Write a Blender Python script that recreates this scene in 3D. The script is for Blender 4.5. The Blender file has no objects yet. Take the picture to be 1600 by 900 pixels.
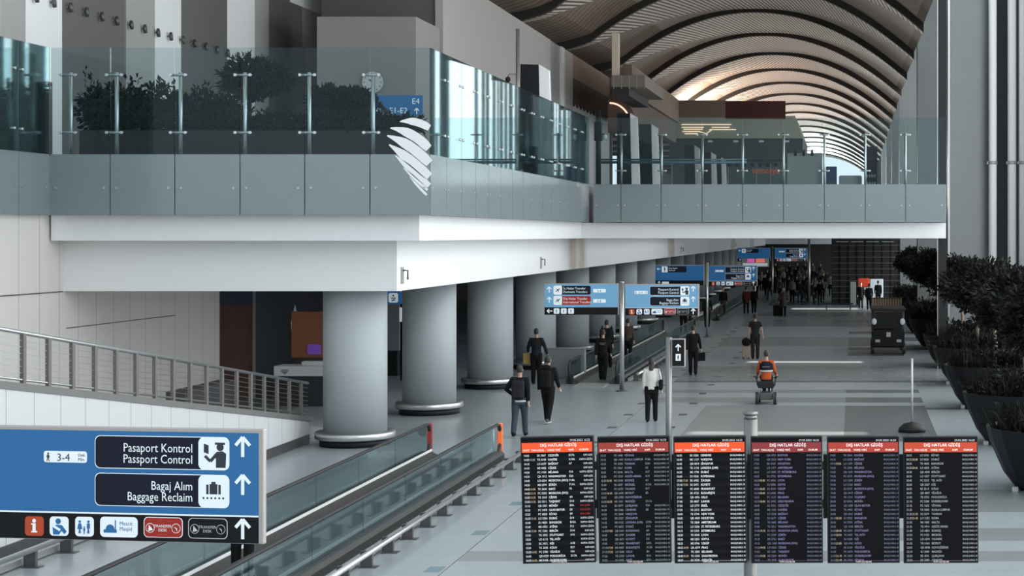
import bpy, bmesh, math, random
from mathutils import Vector, Matrix, Euler
R = math.radians
random.seed(7)
SC = bpy.context.scene
COL = SC.collection

# ------------------------------------------------------------------ camera, sky, lights, exposure
F = 2600.0            # focal length in pixels of the 1600x900 frame
VX, VY, CH = 1334.0, 366.0, 5.1
cd = bpy.data.cameras.new('camera'); cam = bpy.data.objects.new('camera', cd); COL.objects.link(cam)
cd.sensor_width = 36; cd.lens = F / 1600 * 36
cd.shift_x = -(VX - 800) / 1600; cd.shift_y = -(450 - VY) / 1600
cd.clip_start = .1; cd.clip_end = 2000
cam.location = (0, 0, CH); cam.rotation_euler = (R(90), 0, 0)
SC.camera = cam
SC.view_settings.view_transform = 'Standard'; SC.view_settings.look = 'None'
SC.view_settings.exposure = 0.0; SC.view_settings.gamma = 1; SC.view_settings.use_curve_mapping = False
try:
    SC.cycles.use_denoising = True; SC.cycles.max_bounces = 8; SC.cycles.transparent_max_bounces = 24
    SC.cycles.sample_clamp_indirect = 4; SC.cycles.caustics_reflective = False; SC.cycles.caustics_refractive = False
except Exception: pass

W = bpy.data.worlds.new('daylight'); SC.world = W; W.use_nodes = True
nt = W.node_tree; nt.nodes.clear()
tc = nt.nodes.new('ShaderNodeTexCoord')
sp = nt.nodes.new('ShaderNodeSeparateXYZ'); nt.links.new(tc.outputs['Generated'], sp.inputs[0])
mr = nt.nodes.new('ShaderNodeMapRange'); mr.inputs[1].default_value = -.3; mr.inputs[2].default_value = .9
nt.links.new(sp.outputs[0], mr.inputs[0])
rp = nt.nodes.new('ShaderNodeMix'); rp.data_type = 'RGBA'
rp.inputs[6].default_value = (.76, .88, .95, 1); rp.inputs[7].default_value = (1.1, 1.13, 1.16, 1)
nt.links.new(mr.outputs[0], rp.inputs[0])
bg = nt.nodes.new('ShaderNodeBackground'); bg.inputs[1].default_value = 1.2
nt.links.new(rp.outputs[2], bg.inputs[0])
wo = nt.nodes.new('ShaderNodeOutputWorld'); nt.links.new(bg.outputs[0], wo.inputs[0])

def area(name, loc, rot, sx, sy, power, col):
    l = bpy.data.lights.new(name, 'AREA'); l.shape = 'RECTANGLE'; l.size = sx; l.size_y = sy; l.energy = power; l.color = col
    o = bpy.data.objects.new(name, l); COL.objects.link(o); o.location = loc; o.rotation_euler = rot; return o
# daylight of the long window front on the right of the hall
area('window_daylight', (7.6, 35, 12.3), (0, R(90), 0), 24, 62, 19000, (.93, .97, 1.0))
area('window_daylight_far', (7.6, 140, 10.3), (0, R(90), 0), 20, 125, 30000, (.93, .97, 1.0))
# added warm fill pointing up to brighten the vault
area('vault_fill', (-13.5, 190, 15.4), (R(180), 0, 0), 3, 110, 15000, (1.0, .80, .66))
area('end_daylight', (-3, 286, 16), (R(-90), 0, 0), 16, 12, 60000, (1.0, .98, .93))
sl = bpy.data.lights.new('sun', 'SUN'); sl.energy = 15; sl.angle = R(.6); sl.color = (1, .93, .86)
so = bpy.data.objects.new('sun', sl); COL.objects.link(so)
so.rotation_euler = Vector((-math.cos(R(30)), .02, -math.sin(R(30)))).to_track_quat('-Z', 'Y').to_euler()

# ------------------------------------------------------------------ helpers
def at(px, py, Y):
    return Vector(((px - VX) * Y / F, Y, CH - (py - VY) * Y / F))
def xat(px, Y): return (px - VX) * Y / F
def zat(py, Y): return CH - (py - VY) * Y / F
def yfl(py): return CH * F / (py - VY)          # depth of a floor point

MATS = {}
def mat(name, col, rough=.6, metal=0, emit=0, noise=0, nscale=8, spec=.5, bump=0):
    if name in MATS: return MATS[name]
    m = bpy.data.materials.new(name); m.use_nodes = True
    n = m.node_tree; b = n.nodes['Principled BSDF']
    c = (*col, 1)
    b.inputs['Base Color'].default_value = c; b.inputs['Roughness'].default_value = rough; b.inputs['Metallic'].default_value = metal
    b.inputs['Specular IOR Level'].default_value = spec
    if emit:
        b.inputs['Emission Color'].default_value = c; b.inputs['Emission Strength'].default_value = emit
    if noise or bump:
        g = n.nodes.new('ShaderNodeNewGeometry')
        t = n.nodes.new('ShaderNodeTexNoise'); t.inputs['Scale'].default_value = nscale; t.inputs['Detail'].default_value = 5
        n.links.new(g.outputs['Position'], t.inputs['Vector'])
        if noise:
            mx = n.nodes.new('ShaderNodeMapRange'); mx.inputs[3].default_value = 1 - noise; mx.inputs[4].default_value = 1 + noise
            n.links.new(t.outputs[0], mx.inputs[0])
            h = n.nodes.new('ShaderNodeHueSaturation'); h.inputs['Color'].default_value = c
            n.links.new(mx.outputs[0], h.inputs['Value']); n.links.new(h.outputs[0], b.inputs['Base Color'])
        if bump:
            bp = n.nodes.new('ShaderNodeBump'); bp.inputs['Strength'].default_value = bump; bp.inputs['Distance'].default_value = .02
            n.links.new(t.outputs[0], bp.inputs['Height']); n.links.new(bp.outputs[0], b.inputs['Normal'])
    MATS[name] = m; return m

def glass(name, tint, refl=1.0, rough=.02, ior=1.5):
    m = bpy.data.materials.new(name); m.use_nodes = True; n = m.node_tree; n.nodes.clear()
    o = n.nodes.new('ShaderNodeOutputMaterial'); mx = n.nodes.new('ShaderNodeMixShader')
    t = n.nodes.new('ShaderNodeBsdfTransparent'); t.inputs[0].default_value = (*tint, 1)
    g = n.nodes.new('ShaderNodeBsdfGlossy'); g.inputs['Roughness'].default_value = rough; g.inputs[0].default_value = (.85, .95, .97, 1)
    f = n.nodes.new('ShaderNodeFresnel'); f.inputs[0].default_value = ior
    q = n.nodes.new('ShaderNodeMath'); q.operation = 'MULTIPLY'; q.inputs[1].default_value = refl; q.use_clamp = True
    n.links.new(f.outputs[0], q.inputs[0]); n.links.new(q.outputs[0], mx.inputs[0])
    n.links.new(t.outputs[0], mx.inputs[1]); n.links.new(g.outputs[0], mx.inputs[2]); n.links.new(mx.outputs[0], o.inputs[0])
    MATS[name] = m; return m

def stripes(name, c1, c2, period, duty, axis=(1, 0, 0), rough=.7):
    """boards or slats: two colours alternating along a world axis"""
    m = bpy.data.materials.new(name); m.use_nodes = True; n = m.node_tree; b = n.nodes['Principled BSDF']
    b.inputs['Roughness'].default_value = rough
    g = n.nodes.new('ShaderNodeNewGeometry'); d = n.nodes.new('ShaderNodeVectorMath'); d.operation = 'DOT_PRODUCT'
    d.inputs[1].default_value = axis; n.links.new(g.outputs['Position'], d.inputs[0])
    q = n.nodes.new('ShaderNodeMath'); q.operation = 'DIVIDE'; q.inputs[1].default_value = period; n.links.new(d.outputs['Value'], q.inputs[0])
    fr = n.nodes.new('ShaderNodeMath'); fr.operation = 'FRACT'; n.links.new(q.outputs[0], fr.inputs[0])
    lt = n.nodes.new('ShaderNodeMath'); lt.operation = 'LESS_THAN'; lt.inputs[1].default_value = duty; n.links.new(fr.outputs[0], lt.inputs[0])
    mx = n.nodes.new('ShaderNodeMix'); mx.data_type = 'RGBA'; mx.inputs[6].default_value = (*c2, 1); mx.inputs[7].default_value = (*c1, 1)
    n.links.new(lt.outputs[0], mx.inputs[0]); n.links.new(mx.outputs[2], b.inputs['Base Color'])
    MATS[name] = m; return m

class MB:
    def __init__(s): s.b = bmesh.new(); s.mats = []
    def mi(s, m):
        if m is None: return 0
        if m not in s.mats: s.mats.append(m)
        return s.mats.index(m)
    def box(s, x0, x1, y0, y1, z0, z1, m=None, bevel=0):
        vs = [s.b.verts.new((x, y, z)) for z in (z0, z1) for y in (y0, y1) for x in (x0, x1)]
        i = s.mi(m); fs = []
        for f in ((0, 2, 3, 1), (4, 5, 7, 6), (0, 1, 5, 4), (1, 3, 7, 5), (3, 2, 6, 7), (2, 0, 4, 6)):
            fc = s.b.faces.new([vs[k] for k in f]); fc.material_index = i; fs.append(fc)
        if bevel:
            es = list({e for f in fs for e in f.edges})
            r = bmesh.ops.bevel(s.b, geom=es, offset=bevel, segments=2, affect='EDGES', profile=.5)
            for f in r['faces']: f.material_index = i
        return s
    def prism(s, poly, axis, a, b, m=None):
        """polygon in the two other axes extruded along axis from a to b"""
        def mk(p, t):
            return {'x': (t, p[0], p[1]), 'y': (p[0], t, p[1]), 'z': (p[0], p[1], t)}[axis]
        A = [s.b.verts.new(mk(p, a)) for p in poly]; B = [s.b.verts.new(mk(p, b)) for p in poly]
        i = s.mi(m); n = len(poly); fs = [s.b.faces.new(A), s.b.faces.new(B[::-1])]
        for k in range(n): fs.append(s.b.faces.new((A[k], B[k], B[(k + 1) % n], A[(k + 1) % n])))
        for f in fs: f.material_index = i
        return s
    def tube(s, pts, r, n=8, m=None, smooth=True, cap=True):
        pts = [Vector(p) for p in pts]; rs = r if isinstance(r, (list, tuple)) else [r] * len(pts)
        i = s.mi(m); rings = []; up = None
        for k, p in enumerate(pts):
            d = (pts[min(k + 1, len(pts) - 1)] - pts[max(k - 1, 0)])
            d = d.normalized() if d.length > 1e-9 else Vector((0, 0, 1))
            if up is None: up = Vector((1, 0, 0)) if abs(d.x) < .8 else Vector((0, 1, 0))
            u = (up - d * up.dot(d)).normalized(); up = u; v = d.cross(u)
            ra = rs[k]; ru, rv = ra if isinstance(ra, (tuple, list)) else (ra, ra)
            rings.append([s.b.verts.new(p + u * ru * math.cos(2 * math.pi * j / n) + v * rv * math.sin(2 * math.pi * j / n)) for j in range(n)])
        for a, b in zip(rings, rings[1:]):
            for j in range(n):
                f = s.b.faces.new((a[j], a[(j + 1) % n], b[(j + 1) % n], b[j])); f.material_index = i; f.smooth = smooth
        if cap:
            for q in (rings[0][::-1], rings[-1]):
                f = s.b.faces.new(q); f.material_index = i
        return s
    def lathe(s, prof, c=(0, 0, 0), n=24, m=None, smooth=True, sx=1, sy=1):
        i = s.mi(m); rings = []
        for r, z in prof:
            rings.append([s.b.verts.new((c[0] + sx * r * math.cos(2 * math.pi * j / n), c[1] + sy * r * math.sin(2 * math.pi * j / n), c[2] + z)) for j in range(n)])
        for a, b in zip(rings, rings[1:]):
            for j in range(n):
                f = s.b.faces.new((a[j], a[(j + 1) % n], b[(j + 1) % n], b[j])); f.material_index = i; f.smooth = smooth
        for q in (rings[0][::-1], rings[-1]):
            try:
                f = s.b.faces.new(q); f.material_index = i
            except ValueError: pass
        return s
    def face(s, pts, m=None):
        f = s.b.faces.new([s.b.verts.new(p) for p in pts]); f.material_index = s.mi(m); return s
    def ell(s, c, r, m=None, n=10):
        pr = [(max(math.sin(math.pi * k / n), .02), -math.cos(math.pi * k / n)) for k in range(n + 1)]
        i = s.mi(m); rings = []
        for a, z in pr:
            rings.append([s.b.verts.new((c[0] + r[0] * a * math.cos(2 * math.pi * j / 12), c[1] + r[1] * a * math.sin(2 * math.pi * j / 12), c[2] + r[2] * z)) for j in range(12)])
        for a, b in zip(rings, rings[1:]):
            for j in range(12):
                f = s.b.faces.new((a[j], a[(j + 1) % 12], b[(j + 1) % 12], b[j])); f.material_index = i; f.smooth = True
        for q in (rings[0][::-1], rings[-1]): s.b.faces.new(q).material_index = i
        return s
    def build(s, name, m=None, parent=None, recalc=True):
        if recalc: bmesh.ops.recalc_face_normals(s.b, faces=s.b.faces[:])
        me = bpy.data.meshes.new(name); s.b.to_mesh(me); s.b.free()
        if m is not None: me.materials.append(m)
        else:
            for q in s.mats: me.materials.append(q)
        o = bpy.data.objects.new(name, me); COL.objects.link(o)
        if parent: o.parent = parent
        return o

def tag(o, label, cat, group=None, kind=None):
    o['label'] = label; o['category'] = cat
    if group: o['group'] = group
    if kind: o['kind'] = kind
    return o
def struct(o, label=None):
    o['kind'] = 'structure'
    if label: o['label'] = label
    return o
def thing(name, label, cat, loc=(0, 0, 0), rz=0, group=None):
    o = bpy.data.objects.new(name, None); COL.objects.link(o); o.empty_display_size = .2
    o.location = loc; o.rotation_euler = (0, 0, rz); return tag(o, label, cat, group)
def copy_tree(o, parent=None):
    c = o.copy(); COL.objects.link(c)
    if parent: c.parent = parent
    for ch in o.children: copy_tree(ch, c)
    return c

def text_verts(body, size, align='LEFT', space=1.0, bold=0):
    cu = bpy.data.curves.new('t', 'FONT'); cu.body = body; cu.size = size; cu.align_x = align; cu.space_line = space
    cu.resolution_u = 2; cu.offset = bold
    o = bpy.data.objects.new('t', cu); COL.objects.link(o)
    dg = bpy.context.evaluated_depsgraph_get(); dg.update()
    me = bpy.data.meshes.new_from_object(o.evaluated_get(dg))
    vs = [v.co.copy() for v in me.vertices]; fs = [tuple(p.vertices) for p in me.polygons]
    bpy.data.objects.remove(o); bpy.data.curves.remove(cu); bpy.data.meshes.remove(me)
    return vs, fs

class Board:
    """flat artwork on a sign: metres from the lower left corner, layer = how far the print stands off"""
    def __init__(s, w, h, y0): s.w, s.h, s.y0 = w, h, y0; s.parts = {}
    def _b(s, key):
        if key not in s.parts: s.parts[key] = MB()
        return s.parts[key]
    def P(s, u, v, l): return (u - s.w / 2, s.y0 - .0012 * l - .0005, v)
    def poly(s, key, pts, m, l=1): s._b(key).face([s.P(u, v, l) for u, v in pts], m)
    def rect(s, key, u0, v0, u1, v1, m, l=1): s.poly(key, [(u0, v0), (u1, v0), (u1, v1), (u0, v1)], m, l)
    def rrect(s, key, u0, v0, u1, v1, r, m, l=1):
        pts = []
        for cx, cy, a0 in ((u1 - r, v0 + r, -90), (u1 - r, v1 - r, 0), (u0 + r, v1 - r, 90), (u0 + r, v0 + r, 180)):
            for k in range(6): a = R(a0 + 18 * k); pts.append((cx + r * math.cos(a), cy + r * math.sin(a)))
        s.poly(key, pts, m, l)
    def disc(s, key, u, v, r, m, l=1, ry=None, n=16):
        ry = ry or r
        s.poly(key, [(u + r * math.cos(2 * math.pi * k / n), v + ry * math.sin(2 * math.pi * k / n)) for k in range(n)], m, l)
    def bar(s, key, a, b, w, m, l=1):
        dx, dy = b[0] - a[0], b[1] - a[1]; q = math.hypot(dx, dy); nx, ny = -dy / q * w / 2, dx / q * w / 2
        s.poly(key, [(a[0] + nx, a[1] + ny), (b[0] + nx, b[1] + ny), (b[0] - nx, b[1] - ny), (a[0] - nx, a[1] - ny)], m, l)
    def text(s, key, body, u, v, size, m, l=2, align='LEFT', space=1.0, sx=1.0, bold=0):
        vs, fs = text_verts(body, size, align, space, bold); b = s._b(key); i = b.mi(m)
        nv = [b.b.verts.new(s.P(u + p.x * sx, v + p.y, l)) for p in vs]
        for f in fs:
            try: b.b.faces.new([nv[k] for k in f]).material_index = i
            except ValueError: pass
    def arrow(s, key, u, v, h, m, ang=90, l=2):
        """arrow centred at u,v of length h"""
        w = h * .17; a = R(ang); c, n = math.cos(a), math.sin(a)
        def T(p): return (u + p[0] * c - p[1] * n, v + p[0] * n + p[1] * c)
        s.bar(key, T((-h / 2, 0)), T((h * .42, 0)), w, m, l)
        s.bar(key, T((h * .5, 0)), T((h * .08, h * .38)), w, m, l + .1); s.bar(key, T((h * .5, 0)), T((h * .08, -h * .38)), w, m, l + .2)
    def done(s, parent):
        for k, b in s.parts.items(): b.build(k, None, parent, recalc=False)

# ------------------------------------------------------------------ materials
WHITE = mat('white_plaster', (.71, .72, .72), .75, noise=.03, nscale=3)
PANEL = mat('white_wall_panel', (.66, .66, .63), .6, noise=.04, nscale=2)
FROST = mat('frosted_grey_panel', (.165, .205, .215), .16, noise=.04, nscale=4, spec=.9)
STEEL = mat('brushed_steel', (.55, .56, .56), .3, .9)
DSTEEL = mat('dark_steel', (.10, .10, .10), .45, .5)
GREYM = mat('grey_metal', (.34, .34, .33), .5, .3)
BLACK = mat('black_plastic', (.014, .014, .015), .5, spec=.25)
RUBBER = mat('black_rubber', (.02, .02, .02), .6)
DARKW = mat('dark_wall', (.03, .032, .036), .7)
COLM = mat('column_paint', (.34, .375, .39), .6, noise=.03, nscale=5)
GLASS = glass('balustrade_glass', (.83, .89, .90), .35)
GLASSR = glass('reflecting_glass', (.62, .74, .75), .85)
GLASSW = glass('walkway_glass', (.74, .80, .81), .35)
CONC = mat('grey_concrete', (.33, .34, .34), .7, noise=.08, nscale=3)
TAN = mat('tan_panel', (.42, .36, .30), .7, noise=.05)
BROWN = mat('brown_panel', (.22, .14, .10), .7, noise=.08)
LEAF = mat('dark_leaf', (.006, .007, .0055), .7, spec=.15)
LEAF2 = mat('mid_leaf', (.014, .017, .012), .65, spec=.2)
BARK = mat('bark', (.16, .12, .085), .8)
POT = mat('black_pot', (.010, .010, .012), .55, spec=.2)
PSTEEL = mat('satin_steel', (.20, .20, .19), .36, .85)
SOIL = mat('soil', (.02, .016, .013), .9)
ORANGE = mat('orange_panel', (.85, .16, .04), .4, emit=.25)
S_BLUE = mat('sign_blue', (.022, .105, .25), .5, emit=.45, spec=.2)
S_LBLUE = mat('sign_light_blue', (.12, .27, .42), .5, emit=.5, spec=.2)
S_BLACK = mat('sign_black', (.010, .010, .011), .6, spec=.15)
S_NAVY = mat('sign_navy', (.010, .011, .022), .6, emit=.2, spec=.15)
S_WHITE = mat('sign_white', (.62, .68, .72), .5, emit=.4, spec=.2)
S_RED = mat('sign_red', (.25, .022, .016), .5, emit=.4, spec=.2)
S_ORNG = mat('sign_orange', (.34, .05, .02), .5, emit=.4, spec=.2)
S_INK = mat('sign_ink', (.02, .025, .04), .5)
S_MAG = mat('sign_purple', (.18, .03, .30), .4, emit=.6)

# floor: terrazzo in four tones
def terrazzo(name, col, rough=.25):
    m = mat(name, col, rough, noise=.10, nscale=2.2, spec=.32)
    return m
T_L = terrazzo('terrazzo_light', (.29, .325, .335)); T_M = terrazzo('terrazzo_mid', (.20, .22, .222))
T_D = terrazzo('terrazzo_dark', (.115, .122, .125)); T_J = terrazzo('terrazzo_joint', (.07, .075, .08)); T_B = terrazzo('guide_tile_blue', (.13, .20, .23))

# ------------------------------------------------------------------ the setting
XB, XU, XG = -10.75, -10.04, -9.7      # lower beam, upper fascia, glass line
YB, YU, YG = 39.15, 38.45, 38.1
ZB0, ZB1, ZU1, ZP, ZG = 3.76, 4.95, 5.54, 6.93, 9.37
YBR = 61.0                              # bridge front
# floor with inlaid bands
bands = []   # (Y0, Y1, x0, x1, mat)
def band(py0, py1, x0, x1, m): bands.append((yfl(py1), yfl(py0), x0, x1, m))
band(634, 690, -.25, 2.11, T_D); band(634, 690, -4.4, -.25, T_M)
band(621, 629, -.25, 2.11, T_D); band(621, 629, -6.2, -.25, T_M)
band(609, 614, -.25, 2.11, T_D); band(609, 614, -6.2, -.25, T_M)
band(595, 597.5, -6.2, 3.6, T_D); band(572, 595, -6.2, 3.6, T_M)
band(552, 556, -.25, 2.11, T_D); band(543, 547, -.25, 3.6, T_D)
band(527, 541, -.25, 2.11, T_D); band(527, 541, -6.2, -.25, T_M)
band(518, 522, -.25, 2.11, T_D); band(500, 510, -6.2, 2.11, T_M); band(488, 494, -6.2, 2.11, T_M)
band(470, 477, -6.2, 2.11, T_D); band(459, 463, -6.2, 2.11, T_M)
band(637, 640, 2.11, 3.6, T_D); band(600, 604, 2.11, 3.6, T_M); band(527, 533, 2.11, 3.6, T_D)
band(861, 877, -6.19, 4, T_M); band(765, 800, .5, 6, T_M); band(825, 845, .5, 6, T_M)
band(705, 712, -6.19, .5, T_M)
marks = []
for k in range(24):
    y = 22 + k * 3.1
    marks.append((y, y + .45, -6.5, -6.25, T_B if y < 36 else T_J))
    if y > 40: marks.append((y, y + .5, -4.95, -4.72, T_J))
bands += marks
bands.append((5, 300, -6.215, -6.195, T_J))
xs = sorted({-60., 12., -40, -20, -12, -9, 0, 6} | {b[2] for b in bands} | {b[3] for b in bands})
ys = sorted({-6., 310., 5, 10, 15, 100, 150, 200, 250} | {b[0] for b in bands} | {b[1] for b in bands})
mb = MB(); gv = {(i, j): mb.b.verts.new((x, y, 0)) for i, x in enumerate(xs) for j, y in enumerate(ys)}
for i in range(len(xs) - 1):
    for j in range(len(ys) - 1):
        cx, cy = (xs[i] + xs[i + 1]) / 2, (ys[j] + ys[j + 1]) / 2; m = T_L
        for b in bands:
            if b[0] <= cy <= b[1] and b[2] <= cx <= b[3]: m = b[4]
        f = mb.b.faces.new((gv[i, j], gv[i + 1, j], gv[i + 1, j + 1], gv[i, j + 1])); f.material_index = mb.mi(m)
floor = struct(mb.build('floor'), 'polished grey terrazzo concourse floor with inlaid bands')

# upper floor: lower beam, fascia, slab
def beam_mat():
    m = bpy.data.materials.new('beam_white_stained'); m.use_nodes = True; n = m.node_tree; b = n.nodes['Principled BSDF']
    b.inputs['Roughness'].default_value = .7
    g = n.nodes.new('ShaderNodeNewGeometry'); s = n.nodes.new('ShaderNodeSeparateXYZ'); n.links.new(g.outputs['Position'], s.inputs[0])
    nz = n.nodes.new('ShaderNodeTexNoise'); nz.inputs['Scale'].default_value = .8; n.links.new(g.outputs['Position'], nz.inputs['Vector'])
    acc = None
    for y0, hw, k in ((64.8, 2.2, .75), (98, 2.0, .7), (148, 3, .6), (176, 4, .6)):
        d = n.nodes.new('ShaderNodeMath'); d.operation = 'SUBTRACT'; d.inputs[1].default_value = y0; n.links.new(s.outputs[1], d.inputs[0])
        a = n.nodes.new('ShaderNodeMath'); a.operation = 'ABSOLUTE'; n.links.new(d.outputs[0], a.inputs[0])
        r = n.nodes.new('ShaderNodeMapRange'); r.interpolation_type = 'SMOOTHSTEP'
        r.inputs[1].default_value = hw * .6; r.inputs[2].default_value = hw * 1.15; r.inputs[3].default_value = k; r.inputs[4].default_value = 0
        n.links.new(a.outputs[0], r.inputs[0])
        if acc is None: acc = r.outputs[0]
        else:
            q = n.nodes.new('ShaderNodeMath'); q.operation = 'ADD'; n.links.new(acc, q.inputs[0]); n.links.new(r.outputs[0], q.inputs[1]); acc = q.outputs[0]
    mu = n.nodes.new('ShaderNodeMath'); mu.operation = 'MULTIPLY'; n.links.new(acc, mu.inputs[0]); n.links.new(nz.outputs[0], mu.inputs[1])
    q = n.nodes.new('ShaderNodeMath'); q.operation = 'MULTIPLY'; q.inputs[1].default_value = 1.6; q.use_clamp = True; n.links.new(mu.outputs[0], q.inputs[0])
    mx = n.nodes.new('ShaderNodeMix'); mx.data_type = 'RGBA'; mx.inputs[6].default_value = (.73, .74, .74, 1); mx.inputs[7].default_value = (.33, .25, .17, 1)
    n.links.new(q.outputs[0], mx.inputs[0]); n.links.new(mx.outputs[2], b.inputs['Base Color'])
    return m
BEAM = beam_mat()
struct(MB().box(-18.66, XB, YB, 202, ZB0, ZB1).build('beam', BEAM), 'lower white edge beam under the mezzanine carried by round columns')
struct(MB().box(-18.55, XU, YU, 202, ZB1, ZU1).build('beam', WHITE), 'upper white fascia band stepping out over the lower beam')
struct(MB().box(-40, -18.66, 45, 202, ZB0 + .05, ZB1).build('ceiling_ground', mat('soffit', (.35, .35, .34), .8)), 'soffit over the ground floor shops')
struct(MB().box(-40, XG - .25, YG + .3, 290, ZU1, ZP - .03).build('slab', CONC), 'mezzanine floor slab')
struct(MB().box(XB - .5, 3.4, YBR + .35, YBR + 3.0, ZB1, ZU1 - .02).build('beam', WHITE), 'white beam of the footbridge across the hall')
struct(MB().box(XG + .3, 3.4, YBR + .3, YBR + 3.0, ZU1, ZP - .03).build('slab', CONC), 'deck of the footbridge across the hall')
struct(MB().box(XB, 12, 202, 203.5, 3.9, 6.9).build('beam', WHITE), 'far white cross beam where the ground hall ends')
struct(MB().box(XG + .05, 3.4, 104, 290, ZB1 + .1, ZP - .03).build('slab', CONC), 'upper floor closing over the hall beyond the footbridge')
for k, Y in enumerate((47.4, 55.5, 80, 104, 131, 160)):
    pass
# small steel brackets on the beam face
for px in (628, 845, 1064, 1148):
    Y = -XB * F / (VX - px); z = 4.12
    t = thing('beam_bracket', {628: 'small steel bracket on the beam nearest its corner', 845: 'small steel bracket on the beam beside the brown stain', 1064: 'small steel bracket on the beam above the third pair of signs', 1148: 'small steel bracket at the far end of the white beam'}[px], 'bracket', (XB, Y, z), 0, 'beam brackets')
    MB().box(-.005, .02, -.12, .12, -.2, .2).build('plate', GREYM, t); MB().tube([(.02, 0, .12), (.14, 0, .12), (.14, 0, -.1)], .02).build('hook', DSTEEL, t)

# round columns carrying the beam
for k in range(20):
    Y = 39.5 + 7.95 * k + (.9 if k == 0 else 0)
    o = struct(MB().lathe([(.75, 0), (.75, ZB0 - .002)], (0, 0, 0), 40).build('column', COLM),
               'round grey column %s' % (['nearest, at the foot of the ramp railing', 'second in the row', 'third in the row', 'fourth in the row'][k] if k < 4 else 'further down the row'))
    o.location = (-12.1, Y, 0)
    r = MB().lathe([(.76, .17), (.93, .17), (.95, .20), (.95, .30), (.93, .33), (.76, .33)], (0, 0, 0), 40)
    r.build('bumper_ring', STEEL, o)
    MB().lathe([(.76, 0), (.84, 0), (.84, .17), (.76, .17)], (0, 0, 0), 32).build('ring_base', BLACK, o)

# left wall of the ground floor, with panel joints
def panel_mat(name, col, step):
    m = bpy.data.materials.new(name); m.use_nodes = True; n = m.node_tree; b = n.nodes['Principled BSDF']; b.inputs['Roughness'].default_value = .55
    g = n.nodes.new('ShaderNodeNewGeometry'); s = n.nodes.new('ShaderNodeSeparateXYZ'); n.links.new(g.outputs['Position'], s.inputs[0])
    def line(out, period, w, off=0):
        a = n.nodes.new('ShaderNodeMath'); a.operation = 'SUBTRACT'; a.inputs[1].default_value = off; n.links.new(out, a.inputs[0])
        d = n.nodes.new('ShaderNodeMath'); d.operation = 'DIVIDE'; d.inputs[1].default_value = period; n.links.new(a.outputs[0], d.inputs[0])
        f = n.nodes.new('ShaderNodeMath'); f.operation = 'FRACT'; n.links.new(d.outputs[0], f.inputs[0])
        l = n.nodes.new('ShaderNodeMath'); l.operation = 'LESS_THAN'; l.inputs[1].default_value = w / period; n.links.new(f.outputs[0], l.inputs[0]); return l.outputs[0]
    a = line(s.outputs[1], step, .02); c = line(s.outputs[2], .88, .018, 2.0)
    mx = n.nodes.new('ShaderNodeMath'); mx.operation = 'MAXIMUM'; n.links.new(a, mx.inputs[0])
    mx.inputs[1].default_value = 0
    q = n.nodes.new('ShaderNodeMix'); q.data_type = 'RGBA'; q.inputs[6].default_value = (*col, 1); q.inputs[7].default_value = (*[v * .45 for v in col], 1)
    n.links.new(mx.outputs[0], q.inputs[0]); n.links.new(q.outputs[2], b.inputs['Base Color']); MATS[name] = m; return m
WPAN = panel_mat('panelled_wall', (.62, .60, .56), .95)
RPAN = panel_mat('ramp_panel', (.54, .555, .56), .9)
mb = MB()
mb.box(-18.9, -18.6, 20, 48.8, 0, ZU1, WPAN)
mb.box(-18.6, -18.585, 36.0, 39.1, 3.74, 3.765, DSTEEL)
mb.box(-18.6, -18.585, 39.3, 45.6, 2.87, 2.89, DSTEEL)
struct(mb.build('wall_left'), 'white panelled wall behind the ramp')
# ramp wall and ramp
def rz_(Y): return 2.72 - .1473 * (Y - 25.9)
mb = MB(); yy = [18 + k for k in range(23)] + [40.4]
mb.prism([(18, 0), (40.6, 0), (40.6, rz_(40.6)), (18, rz_(18))], 'x', -13.55, -13.3)
struct(mb.build('wall_ramp', RPAN), 'white panelled ramp side wall sloping down to the nearest column')
mb = MB(); mb.prism([(18, -.01), (43.5, -.01), (43.5, .02), (18, rz_(18) - .1)], 'x', -18.6, -13.55)
struct(mb.build('floor_ramp', T_M), 'ramp behind the side wall')
struct(MB().box(-13.32, -13.27, 18, 40.6, 0, .22).build('baseboard_ramp', DSTEEL), 'dark skirting along the ramp wall')
t = thing('ramp_railing', 'grey metal wire railing along the ramp on the left', 'railing', (-13.42, 0, 0))
y0, y1 = 18.0, 40.9
MB().tube([(0, y0, rz_(y0) + .93), (0, y1, rz_(y1) + .93)], .035).build('top_rail', STEEL, t)
MB().prism([(y0, rz_(y0) - .02), (y1, rz_(y1) - .02), (y1, rz_(y1) + .1), (y0, rz_(y0) + .1)], 'x', -.06, .14).build('bottom_rail', mat('rail_base', (.17, .165, .16), .5, .2), t)
MB().tube([(0, y0, rz_(y0) + .17), (0, y1, rz_(y1) + .17)], .02).build('lower_rail', STEEL, t)
for k in range(18):
    Y = 26.04 + .845 * k
    MB().prism([(-.05, rz_(Y) + .05), (.05, rz_(Y) + .05), (.05, rz_(Y) + .92), (-.05, rz_(Y) + .92)], 'x', -.03, .03).build('post', mat('rail_post', (.15, .14, .13), .5, .2), t).location = (0, Y, 0)
for k in range(6):
    h = .28 + k * .105
    MB().tube([(0, y0, rz_(y0) + h), (0, y1, rz_(y1) + h)], .006, 5).build('wire', STEEL, t)

struct(MB().box(-18.6, -18.1, 45.0, 48.7, 0, .84).build('plinth', mat('plinth_dark', (.10, .10, .105), .7)), 'dark plinth at the end of the ramp wall')
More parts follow.
